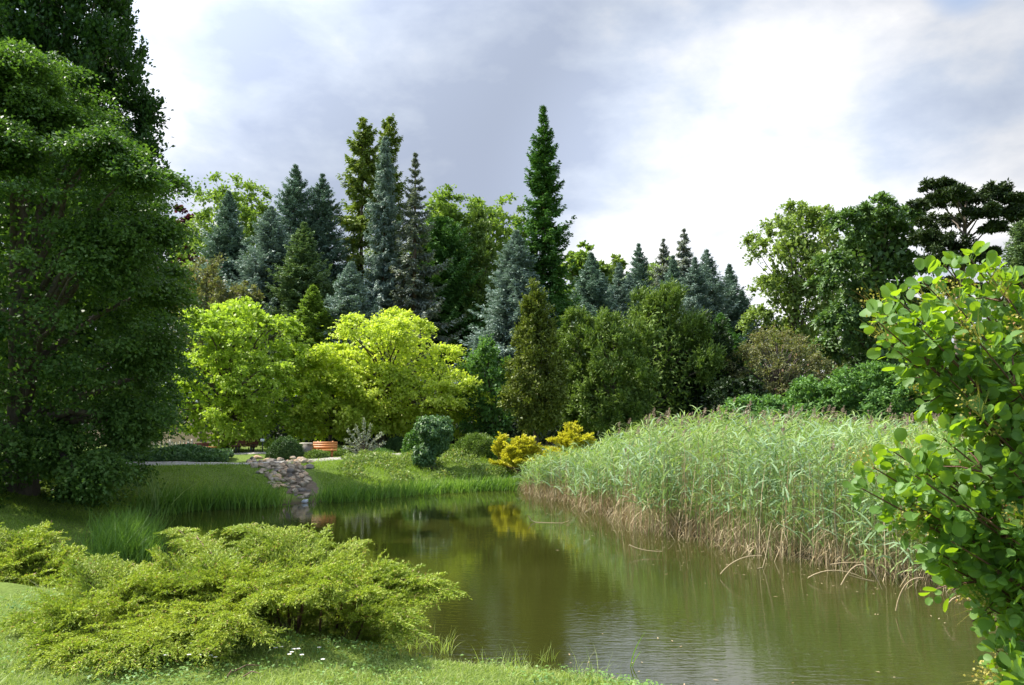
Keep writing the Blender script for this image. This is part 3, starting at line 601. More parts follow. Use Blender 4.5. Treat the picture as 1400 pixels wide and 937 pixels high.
cushion('dark green bush at the foot of the golden-green cone', 688, 606, 46, 26, 'shrub', Y=32, n=6000, L=0.09, Wd=0.05)

def plume_shrub(label, tips, base, mat, name, nsec=16, nplu=9, nlf=8, L=0.04, Wd=0.012, seclen=0.35, plen=0.12, group=None, start=0.3, arch=0.12, w=0.012, brm='redbark', sag=0.25, lay=0.0, dz=0.16, sz=0.12):
    """spreading juniper: arching boughs > side shoots > feathery plumes > scale leaves"""
    root = thing(name, base[0] if np.ndim(base) > 1 else base, label, 'shrub', group); b = MB(); br = MB()
    bases = np.atleast_2d(base); PP = []; DD = []; LL = []
    for (tip, bi) in tips:
        s0 = bases[bi % len(bases)]+np.array([gau()*0.08, gau()*0.08, 0]); tip = np.array(tip)
        Lm = np.linalg.norm(tip-s0); t = np.linspace(0, 1, 12)[:, None]; c = s0+(tip-s0)*t; c[:, 2] += np.sin(t[:, 0]*pi)*Lm*arch
        if lay:
            q1 = s0+(tip-s0)*0.35; q1[2] = s0[2]+(tip[2]-s0[2])*0.92+lay*Lm; c = s0*(1-t)**2+2*t*(1-t)*q1+tip*t**2
        c += gau(12, 3)*Lm*0.012*t
        br.tube(c, w*(1.15-t[:, 0]), 5)
        k = nsec; u = start+(1-start)*rnd(k)**0.85; i = np.minimum((u*11).astype(int), 10); P = c[i]+(c[i+1]-c[i])*(u*11-i)[:, None]
        T = nrm(c[i+1]-c[i]); S = nrm(np.cross(T, [0, 0, 1])); sd = np.where(rnd(k) > 0.5, 1, -1)[:, None]
        D = nrm(T*1.1+S*sd*(0.2+0.6*rnd(k, 1))+np.array([0, 0, sz])+gau(k, 3)*0.12)
        PP.append(P); DD.append(D); LL.append(seclen*(0.45+0.75*rnd(k))*(1.15-0.55*u))
        PP.append(c[-2:-1]); DD.append(nrm(tip[None]-c[-2])); LL.append(np.array([seclen*0.7]))
    P = np.concatenate(PP); D = np.concatenate(DD); Ls = np.concatenate(LL); n = len(P)
    s = np.linspace(0.1, 1, nplu)[None, :]+gau(n, nplu)*0.03
    Q = P[:, None]+D[:, None]*(Ls[:, None]*s)[..., None]; Q[..., 2] += -sag*Ls[:, None]*s**2*0.6+0.1*Ls[:, None]*s
    S = nrm(np.cross(D, [0, 0, 1.0])); sd = np.tile(np.where(np.arange(nplu) % 2 == 0, 1.0, -1.0), (n, 1))
    D2 = nrm(D[:, None]*0.9+S[:, None]*(sd*(0.3+0.5*rnd(n, nplu)))[..., None]+np.array([0, 0, dz])+gau(n, nplu, 3)*0.15)
    l2 = plen*(0.5+0.8*rnd(n, nplu))*(1.2-0.5*s)
    s3 = np.linspace(0.0, 1, nlf)[None, None, :]
    R3 = Q[:, :, None]+D2[:, :, None]*(l2[..., None]*s3)[..., None]; R3[..., 2] -= 0.35*l2[..., None]*s3**2
    D3 = nrm(D2[:, :, None]*1.0+gau(n, nplu, nlf, 3)*0.4); N3 = nrm(gau(n, nplu, nlf, 3)*0.7+np.array([0, 0, 0.9]))
    m = n*nplu*nlf; sc = 0.6+0.8*rnd(m)
    b.leaves(R3.reshape(-1, 3), D3.reshape(-1, 3), N3.reshape(-1, 3), L*sc, Wd*sc)
    b.build('foliage', M[mat], root); br.build('branches', M[brm], root)
    return root
# golden junipers
def gj(label, px, py, wpx, hpx, Y, mat='goldjuniper', name='golden_juniper', nt=26):
    bx = at(px, py, Y)[0]; bp = np.array([bx, Y, h1(bx, Y)]); tips = []; hpx *= 1.25
    for k in range(nt):
        a_ = rnd()*2*pi; q = sqrt(rnd()); R = wpx/2/F*Y; H = hpx/F*Y
        tips.append((bp+np.array([R*q*cos(a_), R*0.8*q*sin(a_), H*(1-0.62*q**1.7)*(0.7+0.35*rnd())]), 0))
    plume_shrub(label, tips, bp, mat, name, nsec=14, nplu=8, nlf=6, L=0.09, Wd=0.035, seclen=0.32, plen=0.14, group='golden junipers behind the reeds', w=0.02)
gj('taller golden juniper with spiky upright shoots, left of the pair', 712, 610, 72, 42, 29.5, nt=40)
gj('sprawling bright yellow juniper at the edge of the reeds', 782, 606, 84, 52, 29, nt=60)
gj('golden wisp of juniper between the grey-green juniper and the spiky one', 686, 606, 26, 34, 30.5, nt=8)
gj('low golden juniper joining the two larger ones', 748, 608, 44, 20, 28.6, nt=18)

# ivy stump
p = atg(588, 640); root = thing('ivy_stump', p, 'leaning tree stump wrapped in ivy on the far bank', 'stump')
u = p[1]/F
s = MB(); s.tube([p-[0, 0, 0.1], p+[0.03, 0, 0.5], p+[0.12, 0, 1.1], p+[0.18, 0, 1.55]], [0.22, 0.15, 0.13, 0.10], 9); s.build('trunk', M['bark'], root, smooth=True)
b = MB()
for (dx, dz, rx, rz, n) in ((8, 50, 22, 18, 5200), (-4, 57, 15, 12, 2000), (-8, 17, 15, 15, 2600), (4, 32, 12, 16, 1500), (15, 38, 11, 16, 1600)):
    d = nrm(gau(n, 3)); c = p+np.array([dx*u, -0.02, dz*u]); r = (0.72+0.34*rnd(n))*(1+0.22*np.sin(d[:, 0]*5+dx)*np.sin(d[:, 2]*6+d[:, 1]*4))
    P = c+d*r[:, None]*np.array([rx*u, rx*u, rz*u]); b.leaves(P, nrm(d*0.4+gau(n, 3)*0.5+[0, 0, -0.7]), nrm(d+gau(n, 3)*0.5), 0.10, 0.085)
b.build('ivy', M['ivy'], root)
# silver shrub
p = atg(497, 624); root = thing('silver_shrub', p, 'sparse silvery grey shrub with bare spiky branches', 'shrub'); s = MB(); b = MB(); u = p[1]/F
for (dx, dz) in ((0, 50), (-26, 22), (-22, 34), (-12, 40), (10, 42), (24, 30), (28, 18), (-30, 12), (17, 14), (-14, 20), (6, 28)):
    e = p+np.array([dx*u, gau()*0.2, dz*u]); m0 = p+np.array([dx*u*0.25, 0, dz*u*0.55]); c = np.array([p, m0, e]); s.tube(c, [0.03, 0.02, 0.008], 5)
    n = 90; t = 0.35+0.65*rnd(n, 1); P = p*(1-t)**2+m0*2*t*(1-t)+e*t**2+gau(n, 3)*0.03; b.leaves(P, nrm((e-p)+gau(n, 3)*0.9), gau(n, 3), 0.11, 0.035)
s.build('branches', M['bark'], root); b.build('foliage', M['silver'], root)

# ivy bed along the path
b = MB(); n = 26000; c0 = np.array([-15.2, 28.6]); c1 = np.array([-10.6, 30.2]); t = rnd(n, 1); q = c0+(c1-c0)*t; off = (rnd(n)-0.5)*1.9
X = q[:, 0]-off*0.25; Yq = q[:, 1]+off; hh = (0.42+0.08*np.sin(X*3)+0.05*np.sin(Yq*7))*np.sqrt(np.clip(1-(off/0.97)**2, 0.02, 1))
Z = hgt(X, Yq)+hh*(1-0.35*rnd(n)**2)
b.leaves(np.stack([X, Yq, Z], 1), nrm(gau(n, 3)+[0, -0.5, -0.4]), nrm(gau(n, 3)*0.6+[0, -0.5, 0.9]), 0.10, 0.085)
tag(b.build('ivy_bed', M['ivy']), 'low dark ivy bed running along the gravel path', 'ivy', kind='stuff')

# picket fence
def fence():
    a = np.array([at(172, 600, 31.6)[0], 31.6]); c = np.array([at(262, 600, 32.2)[0], 32.2]); L = np.linalg.norm(c-a); d = (c-a)/L; rz = atan2(d[1], d[0])
    root = thing('picket_fence', (a[0], a[1], h1(*a)), 'low pale wooden picket fence half hidden by ivy', 'fence')
    nP = int(L/0.135); 
    for k in range(nP+1):
        q = a+d*L*k/nP; z = h1(*q); m = MB(); hgt_ = 0.66+0.02*gau()
        w_, th = 0.032, 0.011; V = []
        for yy in (-th, th): V += [(-w_, yy, 0.06), (w_, yy, 0.06), (w_, yy, hgt_-0.06), (0, yy, hgt_), (-w_, yy, hgt_-0.06)]
        V = np.array(V); V[:, 0], V[:, 1] = V[:, 0]*cos(rz)-V[:, 1]*sin(rz), V[:, 0]*sin(rz)+V[:, 1]*cos(rz); V += [q[0], q[1], z]
        m.add(V, [[0, 1, 2, 4], [5, 9, 7, 6], [0, 5, 6, 1], [1, 6, 7, 2], [2, 7, 8, 3], [3, 8, 9, 4], [4, 9, 5, 0]]); m.add(V, [[2, 3, 4], [7, 9, 8]])
        m.build('picket', M['palewood'], root)
    mid = (a+c)/2; nrml = np.array([-d[1], d[0]])
    for zz in (0.2, 0.48):
        m = MB(); q = mid+nrml*0.03; m.box((q[0], q[1], h1(*mid)+zz), (L, 0.03, 0.06), rz); m.build('rail', M['palewood'], root)
    for k in range(4):
        q = a+d*L*k/3+nrml*0.075; m = MB(); m.box((q[0], q[1], h1(*q)+0.3), (0.07, 0.055, 0.8), rz); m.build('post', M['palewood'], root)
fence()

def bench(label, X, Y, rz, mat, back=True, length=1.5, low=1.0):
    z = h1(X, Y); root = thing('park_bench', (X, Y, z), label, 'bench', 'benches under the yellow trees')
    R = np.array([[cos(rz), -sin(rz)], [sin(rz), cos(rz)]])
    def P(x, y, zz): q = R@np.array([x, y]); return (X+q[0], Y+q[1], z+zz*low)
    s = MB()
    for k in range(4): s.box(P(0, -0.20+k*0.115, 0.40), (length, 0.095, 0.035), rz)
    s.build('seat', M[mat], root)
    if back:
        s = MB()
        for k in range(3): s.box(P(0, 0.25+k*0.035, 0.52+k*0.115), (length, 0.03, 0.098), rz, rx=-0.25)
        s.build('backrest', M[mat], root)
    for sx_ in (-1, 1):
        for yy in (-0.17, 0.2):
            s = MB(); s.box(P(sx_*(length/2-0.18), yy, 0.17), (0.06, 0.06, 0.42), rz); s.build('leg', M['metal' if mat != 'orangewood' else mat], root)
        if back:
            s = MB(); s.box(P(sx_*(length/2-0.18), 0.32, 0.56), (0.05, 0.035, 0.44), rz, rx=-0.25); s.build('back_support', M['metal' if mat != 'orangewood' else mat], root)
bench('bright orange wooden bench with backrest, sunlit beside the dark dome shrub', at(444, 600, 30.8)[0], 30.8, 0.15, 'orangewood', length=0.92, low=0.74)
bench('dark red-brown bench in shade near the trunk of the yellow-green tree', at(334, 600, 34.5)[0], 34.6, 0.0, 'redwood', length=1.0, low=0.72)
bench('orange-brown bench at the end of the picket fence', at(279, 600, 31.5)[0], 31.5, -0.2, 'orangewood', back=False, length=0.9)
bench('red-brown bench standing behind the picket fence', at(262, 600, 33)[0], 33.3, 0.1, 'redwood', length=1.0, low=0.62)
X = at(417, 600, 31)[0]; z = h1(X, 31.2); root = thing('litter_bin', (X, 31.2, z), 'small grey box-shaped litter bin left of the orange bench', 'bin')
m = MB(); m.box((X, 31.2, z+0.27), (0.42, 0.36, 0.50)); m.build('body', M['greybox'], root); m = MB(); m.box((X, 31.2, z+0.545), (0.5, 0.44, 0.045)); m.build('lid', M['palewood'], root)
q = at(359, 602, 33.5); z = h1(q[0], 33.5); root = thing('plant_sign', (q[0], 33.5, z), 'tiny white sign on a post under the yellow-green tree', 'sign')
m = MB(); m.box((q[0], 33.5, (q[2]+z)/2), (0.03, 0.03, q[2]-z)); m.build('post', M['metal'], root)
m = MB(); m.box((q[0], 33.46, q[2]), (0.16, 0.02, 0.11), 0, -0.3); m.build('panel', M['white'], root)

# ------------------------------------------------------------------ rock bank
def rock_mesh(seed, r):
    rr = np.random.RandomState(seed); import bmesh
    bm = bmesh.new(); bmesh.ops.create_icosphere(bm, subdivisions=3, radius=1.0); V = np.array([v.co[:] for v in bm.verts]); Fc = np.array([[v.index for v in f.verts] for f in bm.faces]); bm.free()
    for k in range(13):
        d = nrm(rr.randn(3)); h = 0.5+0.35*rr.rand(); ex = np.maximum(V@d-h, 0); V = V-ex[:, None]*d*0.95
    V = V*(1+0.04*np.sin(V@rr.randn(3)*3)[:, None]); V = V*np.array([1, 0.75+0.2*rr.rand(), 0.55+0.25*rr.rand()])*r
    a_ = rr.rand()*6; V[:, 0], V[:, 1] = V[:, 0]*cos(a_)-V[:, 1]*sin(a_), V[:, 0]*sin(a_)+V[:, 1]*cos(a_)
    return V, Fc
rk = 0
def rock(px, py, wpx, mat, label, lift=0.12):
    global rk; rk += 1
    p = atg(px, py); r = wpx/2/F*p[1]; V, Fc = rock_mesh(rk, r); m = MB(); m.add(V+p+[0, 0, r*lift], Fc)
    tag(m.build('rock', M[mat], origin=p), label, 'rock', 'stones of the rock bank by the water')
LB = {'rock': 'rounded pale brown fieldstone in the rock bank below the dark dome shrub', 'rockdark': 'dark grey stone in the rock bank below the dark dome shrub', 'rockred': 'flat reddish-brown stone in the rock bank below the dark dome shrub'}
path([(-9.0, 28.3), (-7.7, 27.3), (-6.7, 25.8), (-6.5, 24.7)], 0.95, 'soil', M['soil'], 0.02)
rows = [(629, 345, 428, 12), (635, 340, 428, 12), (641, 346, 420, 12), (648, 356, 420, 12), (655, 364, 421, 11), (662, 370, 422, 11), (632, 338, 430, 12), (638, 342, 424, 12), (645, 352, 418, 12), (652, 362, 420, 12), (659, 366, 421, 11), (666, 376, 420, 10), (673, 398, 422, 9), (680, 402, 424, 9)]
for (yy, x0, x1, st) in rows:
    x = x0+rnd()*5
    while x < x1:
        wv = 7+10*rnd()**1.5; k = rnd(); mt = 'rock' if k < 0.62 else ('rockred' if k < 0.84 else 'rockdark')
        if not (402 < x < 411 and 640 < yy < 670 and rnd() < 0.5): rock(x, yy+gau()*1.5, wv, mt, LB[mt])
        x += wv*0.62
rock(417, 687, 11, 'rockwhite', 'smooth whitish stone at the waterline below the rock bank')
rock(374, 655, 15, 'rockmoss', 'stone with yellow moss in the middle of the rock bank')
rock(345, 632, 15, 'rockdark', 'dark angular stone topping the left end of the rock bank, beside the path', 0.5)

# ------------------------------------------------------------------ grass
def blades(region, n, Lr, Wd, mat, name, label, cat, spread=0.3, seg=2, bend=0.35, kind='stuff', clump=0, filt=None):
    x0, x1, y0, y1 = region
    if clump:
        cx_ = x0+rnd(clump)*(x1-x0); cy_ = y0+rnd(clump)*(y1-y0); k = rs.randint(0, clump, n); X = cx_[k]+gau(n)*0.07; Yq = cy_[k]+gau(n)*0.07
    else: X = x0+rnd(n)*(x1-x0); Yq = y0+rnd(n)*(y1-y0)
    ok = filt(X, Yq); X = X[ok]; Yq = Yq[ok]; Z = hgt(X, Yq); n = len(X)
    D = nrm(np.stack([gau(n)*spread, gau(n)*spread, np.ones(n)], 1)); B = np.stack([gau(n)*bend, gau(n)*bend, -np.abs(gau(n))*bend*0.6], 1)
    L = Lr[0]+(Lr[1]-Lr[0])*rnd(n)**1.5
    patch = 0.75+0.35*np.sin(X*2.1+1.3*np.sin(Yq*1.7))*np.sin(Yq*2.4+X)
    b = MB(); b.ribbons(np.stack([X, Yq, np.maximum(Z, -0.05)-0.01], 1), D, B, L*patch, Wd, seg)
    return tag(b.build(name, M[mat]), label, cat, kind=kind)
onland = lambda X, Y: sdist(X, Y) > 0.05
blades((-4.6, 2.9, 4.2, 8.2), 150000, (0.035, 0.10), 0.006, 'grass', 'grass', 'short sunlit lawn grass in front of the spreading juniper', 'grass', 0.5, 2, 0.5, filt=onland)
blades((-4.6, 2.6, 5.4, 7.8), 12000, (0.10, 0.34), 0.005, 'grass', 'grass', 'longer grass fringe on the lip of the near bank', 'grass', 0.25, 3, 0.35, clump=240,
       filt=lambda X, Y: (sdist(X, Y) > 0.1) & (sdist(X, Y) < 1.7))
blades((-16, -4, 8.6, 23), 130000, (0.06, 0.16), 0.014, 'bankgrass', 'grass', 'lawn grass on the shaded left bank', 'grass', 0.5, 2, 0.4, filt=lambda X, Y: (sdist(X, Y) > 0.1) & (sdist(X, Y) < 7))
fb = lambda X, Y: (sdist(X, Y) > 0.15) & (sdist(X, Y) < 6.5) & (np.abs(X-np.interp(Y, [23.5, 24.6, 25.8, 27.3, 28.3], [-6.2, -6.4, -6.7, -7.7, -9.0])) > np.interp(Y, [23.5, 25, 28], [0.35, 0.6, 1.0])) & (X < 1.5) & (Y > 20) & ~((X < -6.5) & (sdist(X, Y) > 4.9))
blades((-13, 3, 21, 34), 110000, (0.07, 0.20), 0.020, 'bankgrass', 'grass', 'green grass on the sloping far bank', 'grass', 0.4, 2, 0.4, filt=fb)
blades((-13, 3, 21, 34), 16000, (0.20, 0.42), 0.014, 'bankgrass', 'grass', 'taller meadow grass tufts on the far bank', 'grass', 0.3, 3, 0.4, clump=700, filt=lambda X, Y: fb(X, Y) & (X > -6.2))
# clover and other broad weeds between the blades
b = MB(); n = 9000; c = np.stack([-4.6+rnd(160)*7, 4.4+rnd(160)*3.2], 1); k = rs.randint(0, 160, n); X = c[k, 0]+gau(n)*0.13; Yq = c[k, 1]+gau(n)*0.11; ok = onland(X, Yq); X = X[ok]; Yq = Yq[ok]; n = len(X)
b.leaves(np.stack([X, Yq, hgt(X, Yq)+0.02+0.05*rnd(n)], 1), gau(n, 3)*[1, 1, 0.25], gau(n, 3)*0.3+[0, 0, 1], 0.018+0.02*rnd(n), 0.016)
tag(b.build('clover', M['clover']), 'clover and small broad-leaved weeds in the front lawn', 'clover', kind='stuff')
b = MB(); n = 16000; X = -6.0+rnd(n)*7.2; Yq = 27.2+rnd(n)*4.6; dn = np.sin(X*2.3)*np.sin(Yq*1.9+X); ok = (sdist(X, Yq) > 1.6) & (dn > -0.35); X, Yq, dn = X[ok], Yq[ok], dn[ok]; n = len(X)
b.leaves(np.stack([X, Yq, hgt(X, Yq)+(0.10+0.24*np.clip(dn+0.3, 0, 1))*rnd(n)], 1), gau(n, 3)+[0, 0, 0.5], gau(n, 3)*0.6+[0, 0, 0.8], 0.11, 0.05)
tag(b.build('ground_cover', M['groundcover']), 'pale green rough herbs covering the top of the far bank', 'ground cover', kind='stuff')
# water-edge sedges
def edge_blades(name, label, pts, n, Lr, Wd, mat, wid=0.35, spread=0.16, bend=0.25, jit=0.3):
    pts = np.array(pts, float); seg = rs.randint(0, len(pts)-1, n); t = rnd(n, 1); C = pts[seg]+(pts[seg+1]-pts[seg])*t
    nclp = max(6, n//14); k = rs.randint(0, nclp, n); off = gau(nclp, 2)*wid; C = C+off[k]*0.8+gau(n, 2)*0.1
    Z = np.maximum(hgt(C[:, 0], C[:, 1]), -0.06); D = nrm(np.stack([gau(n)*spread+0.04, gau(n)*spread, np.ones(n)], 1)); B = np.stack([gau(n)*bend+0.08, gau(n)*bend, -np.abs(gau(n))*bend*0.5], 1)
    b = MB(); b.ribbons(np.stack([C[:, 0], C[:, 1], Z], 1), D, B, Lr[0]+(Lr[1]-Lr[0])*rnd(n), Wd, 4, wp=2.5)
    return tag(b.build(name, M[mat]), label, 'sedge', kind='stuff')
edge_blades('sedges', 'sword-like sedges in the far water edge left of the rocks', [(-9.6, 21.2), (-9.1, 22.0), (-8.0, 22.7), (-6.8, 23.1)], 1500, (0.30, 0.85), 0.026, 'sedge', wid=0.3)
edge_blades('sedges', 'shorter sedges fringing the far bank right of the rocks', [(-5.6, 24.0), (-4.4, 25.1), (-2.8, 26.5), (-1.2, 27.5), (0.2, 27.9)], 2000, (0.2, 0.65), 0.026, 'sedge', wid=0.26)
edge_blades('sedges', 'dark tall sedge bed standing on the left bank behind the juniper', [(-6.9, 14.3), (-7.3, 15.2), (-7.9, 16.4), (-8.3, 17.6)], 2600, (0.3, 0.85), 0.018, 'sedge', wid=0.3, spread=0.2)
def clumpy(name, label, px, py, n, L, Wd, mat='sedge', Y=None, spread=0.25, bend=0.3, r=0.12, cat='grass clump'):
    p = atg(px, py) if Y is None else np.array([at(px, py, Y)[0], Y, max(0, h1(at(px, py, Y)[0], Y))]); D = nrm(np.stack([gau(n)*spread, gau(n)*spread, np.ones(n)], 1)); B = np.stack([gau(n)*bend, gau(n)*bend, -np.abs(gau(n))*bend*0.6], 1)
    b = MB(); b.ribbons(p+np.stack([gau(n)*r, gau(n)*r, 0*gau(n)-0.02], 1), D, B, L*(0.55+0.5*rnd(n)), Wd, 4, wp=2.5)
    return tag(b.build(name, M[mat], origin=p), label, cat)
clumpy('reed_clump', 'tall pale reed clump rising before the ivy bed on the left shore', 208, 700, 46, 1.5, 0.03, 'reed', Y=21.2, spread=0.22, bend=0.35, r=0.22)
clumpy('grass_clump', 'bright yellow-green iris tuft behind the left end of the big juniper', 148, 775, 26, 0.42, 0.018, 'sedge', spread=0.35, Y=10.4)
clumpy('grass_clump', 'seeding grass tuft right of the big juniper on the bank lip', 608, 893, 34, 0.36, 0.007, 'grass', spread=0.35, r=0.07)
clumpy('grass_clump', 'small grass tuft on the lip left of the sky reflection', 750, 905, 18, 0.22, 0.006, 'grass', spread=0.3, r=0.04)
clumpy('grass_clump', 'tuft of long grass under the right end of the juniper', 565, 888, 30, 0.34, 0.008, 'grass', spread=0.4, r=0.09)
clumpy('grass_clump', 'stray tuft against the water at the bottom right', 1100, 925, 16, 0.20, 0.005, 'grass', Y=5.6, spread=0.35, r=0.05)
clumpy('grass_clump', 'dry pale tuft standing in shade at the left corner of the big juniper', 90, 812, 40, 0.30, 0.007, 'grass', Y=8.2, spread=0.35, r=0.25)
# single iris blade in front of the water
p = atg(862, 912); b = MB()
b.ribbons(np.array([p, p+[0.02, 0, 0]]), nrm(np.array([[0.15, 0, 1.0], [0.25, 0, 1]])), np.array([[0.28, 0, -0.08], [0.3, 0, -0.1]]), [0.42, 0.2], 0.016, 6, S=np.array([[0.9, 0.4, 0], [0.9, 0.4, 0]]), wp=3)
tag(b.build('iris_leaf', M['sedge'], origin=p), 'single long arching green blade against the water', 'blade')

# ------------------------------------------------------------------ reed bed
def reeds():
    n = 24000
    X = rnd(n)*20-1.0; Yq = 9+rnd(n)*22; d = sdist(X, Yq)
    xl = 0.0+0.05*(Yq-20)
    front = d > -0.55-0.3*np.sin(X*1.7)*np.sin(Yq*1.3)
    ok = front & (X > np.interp(Yq, [9, 12, 20, 24, 28, 32], [6.5, 4.5, 1.4, 0.4, 0.3, 2.2])) & (X < 0.46*Yq+2.2) & (Yq < 29.5+0.02*X)
    keep = rnd(n) < np.where(d < 1.0, 1.0, 0.5)
    ok &= keep
    X, Yq, d = X[ok], Yq[ok], d[ok]; n = len(X)
    Z = np.maximum(hgt(X, Yq), -0.1)
    u = X/Yq*F+CX
    line = np.interp(u, [690, 720, 760, 800, 850, 900, 935, 1100, 1200, 1300], [646, 628, 614, 602, 586, 573, 567, 568, 574, 580])
    top = np.minimum(2.68, 2.72-(line-560)/F*Yq)+0.11*np.sin(X*1.9)+0.10*np.sin(Yq*2.3+X*3)+0.10*np.sin(X*6.1+Yq)
    L = np.clip(top-Z, 0.5, 3)*(0.72+0.3*rnd(n)); P = np.stack([X, Yq, Z-0.03], 1)
    lean = np.stack([gau(n)*0.05+0.03, gau(n)*0.05, np.ones(n)], 1); D = nrm(lean); B = np.stack([gau(n)*0.07+0.03, gau(n)*0.07, -0.01+0*X], 1)
    def pos(i, t): return P[i]+D[i]*(L[i]*t)[:, None]+B[i]*(L[i]*t*t)[:, None]
    # stems
    b = MB(); dead = rnd(n) < 0.48; near = d < 2.2; a = np.where(~dead)[0]; b.ribbons(P[a], D[a], B[a], L[a], 0.010, 3, wp=4)
    lv = a[rnd(len(a)) < np.where(near[a], 1.0, 0.95)]; K = 8; i = np.repeat(lv, K); m = len(i)
    lo = 0.34+0.20*np.sin(P[i, 0]*1.7+1)*np.sin(P[i, 0]*0.6+P[i, 1]*0.8); f_ = np.tile(np.linspace(0, 1, K), len(lv)); t = np.clip(lo+(0.99-lo)*f_+gau(m)*0.03, 0.1, 1); Q = pos(i, t)
    az = np.repeat(rnd(len(lv))*6.3, K)+np.tile(np.arange(K)*pi, len(lv))+gau(m)*0.4; hd = np.stack([np.cos(az), np.sin(az), 0*az], 1)
    LD = nrm(hd*0.62+np.array([0.10, 0, 0.85])+gau(m, 3)*0.12); LBn = hd*0.32+np.array([0.08, 0, -0.50])*(0.5+0.9*rnd(m, 1)); LL = (0.34+0.30*rnd(m))*(1.15-0.45*t)
    S = nrm(np.cross(LD, [0, 0, 1.0])+gau(m, 3)*0.25)
    bluish = (near[i] & (t < 0.75) & (rnd(m) < 0.75)) | (np.sin(P[i, 0]*1.1+2)*np.sin(P[i, 1]*0.9) > 0.45)
    g_ = ~bluish; b.ribbons(Q[g_], LD[g_], LBn[g_], LL[g_], 0.036, 3, S=S[g_], wp=2)
    tag(b.build('reeds', M['reed']), 'dense green reed bed growing out of the pond', 'reeds', kind='stuff')
    b = MB(); b.ribbons(Q[bluish], LD[bluish], LBn[bluish], LL[bluish]*1.15, 0.042, 3, S=S[bluish], wp=2)
    tag(b.build('reeds', M['reedblue']), 'blue-green drooping leaves along the water side of the reed bed', 'reeds', kind='stuff')
    # dead stalks, thatch at the foot, bent straws in the water
    b = MB(); a = np.where(dead)[0]; b.ribbons(P[a], D[a]+gau(len(a), 3)*0.04, B[a], L[a]*(0.62+0.5*rnd(len(a))), 0.014, 3, wp=6)
    fr = np.where(d < 0.9)[0]; fr = np.repeat(fr, 3); k = len(fr); PF = P[fr]+gau(k, 3)*[0.12, 0.12, 0]; PF[:, 2] = np.maximum(hgt(PF[:, 0], PF[:, 1]), -0.02)
    DF = nrm(np.stack([gau(k)*0.32, gau(k)*0.3-0.1, np.ones(k)], 1)); b.ribbons(PF, DF, np.stack([gau(k)*0.25, gau(k)*0.25, -np.abs(gau(k))*0.3], 1), 0.25+0.6*rnd(k)**1.5, 0.010, 3, wp=5)
    # dead hanging leaves low down
    j = np.repeat(np.where(d < 0.7)[0], 3); k = len(j); Q2 = pos(j, 0.1+0.35*rnd(k)); az = rnd(k)*6.3; hd = np.stack([np.cos(az), np.sin(az), 0*az], 1)
    b.ribbons(Q2, nrm(hd+gau(k, 3)*0.3), hd*0.2+[0, 0, -0.9], 0.2+0.15*rnd(k), 0.014, 3)
    tag(b.build('dry_reeds', M['straw']), 'tan dead stalks and thatch at the foot of the reed bed', 'dry reeds', kind='stuff')
    # panicles
    pn = np.where((rnd(n) < np.interp(Yq, [10, 18, 24, 30], [0.012, 0.02, 0.07, 0.20])) & (u > 840))[0]; ex = 0.05+0.18*rnd(len(pn)); b = MB()
    T = pos(pn, np.ones(len(pn))); tip = T+np.stack([0.06+0*ex, 0*ex, ex], 1); b.ribbons(T, nrm(tip-T), 0*T, ex, 0.006, 2)
    i = np.repeat(np.arange(len(pn)), 26); k = len(i); t = rnd(k, 1); Q3 = tip[i]+(t-0.3)*np.array([0.06, 0, 0.20]); D3 = nrm(gau(k, 3)*0.45+[0.35, 0, 0.5])
    b.leaves(Q3, D3, gau(k, 3), 0.085*(1.1-0.6*t[:, 0]), 0.018)
    tag(b.build('reed_plumes', M['panicle']), 'purplish brown seed plumes along the top of the reed bed', 'reed plumes', kind='stuff')
reeds()
b = MB(); n = 900; X = 0.5+rnd(n)*7; Yq = 8+rnd(n)*15; dd = sdist(X, Yq); ok = (dd < -0.5) & (dd > -1.2-2.5*rnd(n)**2); X, Yq = X[ok], Yq[ok]; n = len(X)
b.leaves(np.stack([X, Yq, 0*X+0.004], 1), gau(n, 3)*[1, 1, 0], np.tile([0, 0, 1.0], (n, 1)), 0.03+0.06*rnd(n)**2, 0.018, 0.02)
tag(b.build('floating_debris', M['straw']), 'floating leaf bits on the water along the reed bed', 'floating debris', kind='stuff')
BL = ['dead reed stalk bent down steeply from the middle of the reed bed to the water', 'arched dead stalk forming a small hoop in the water below the reeds', 'short stalk slanting to the left beside the hooped stalk',
    'dead stalk arching out of the water close to the smoke bush', 'long pale stalk bent over the open water before the middle of the reed bed', 'thin pale stalk floating where the reed bed curves, left of the longer bent one',
    'long straight stalk lying level along the foot of the reeds', 'bent stalk reaching out low over the water, left of the hooped stalk', 'stalk bowed over the water right behind the smoke bush', 'faint stalk on the far water at the left end of the reed bed']
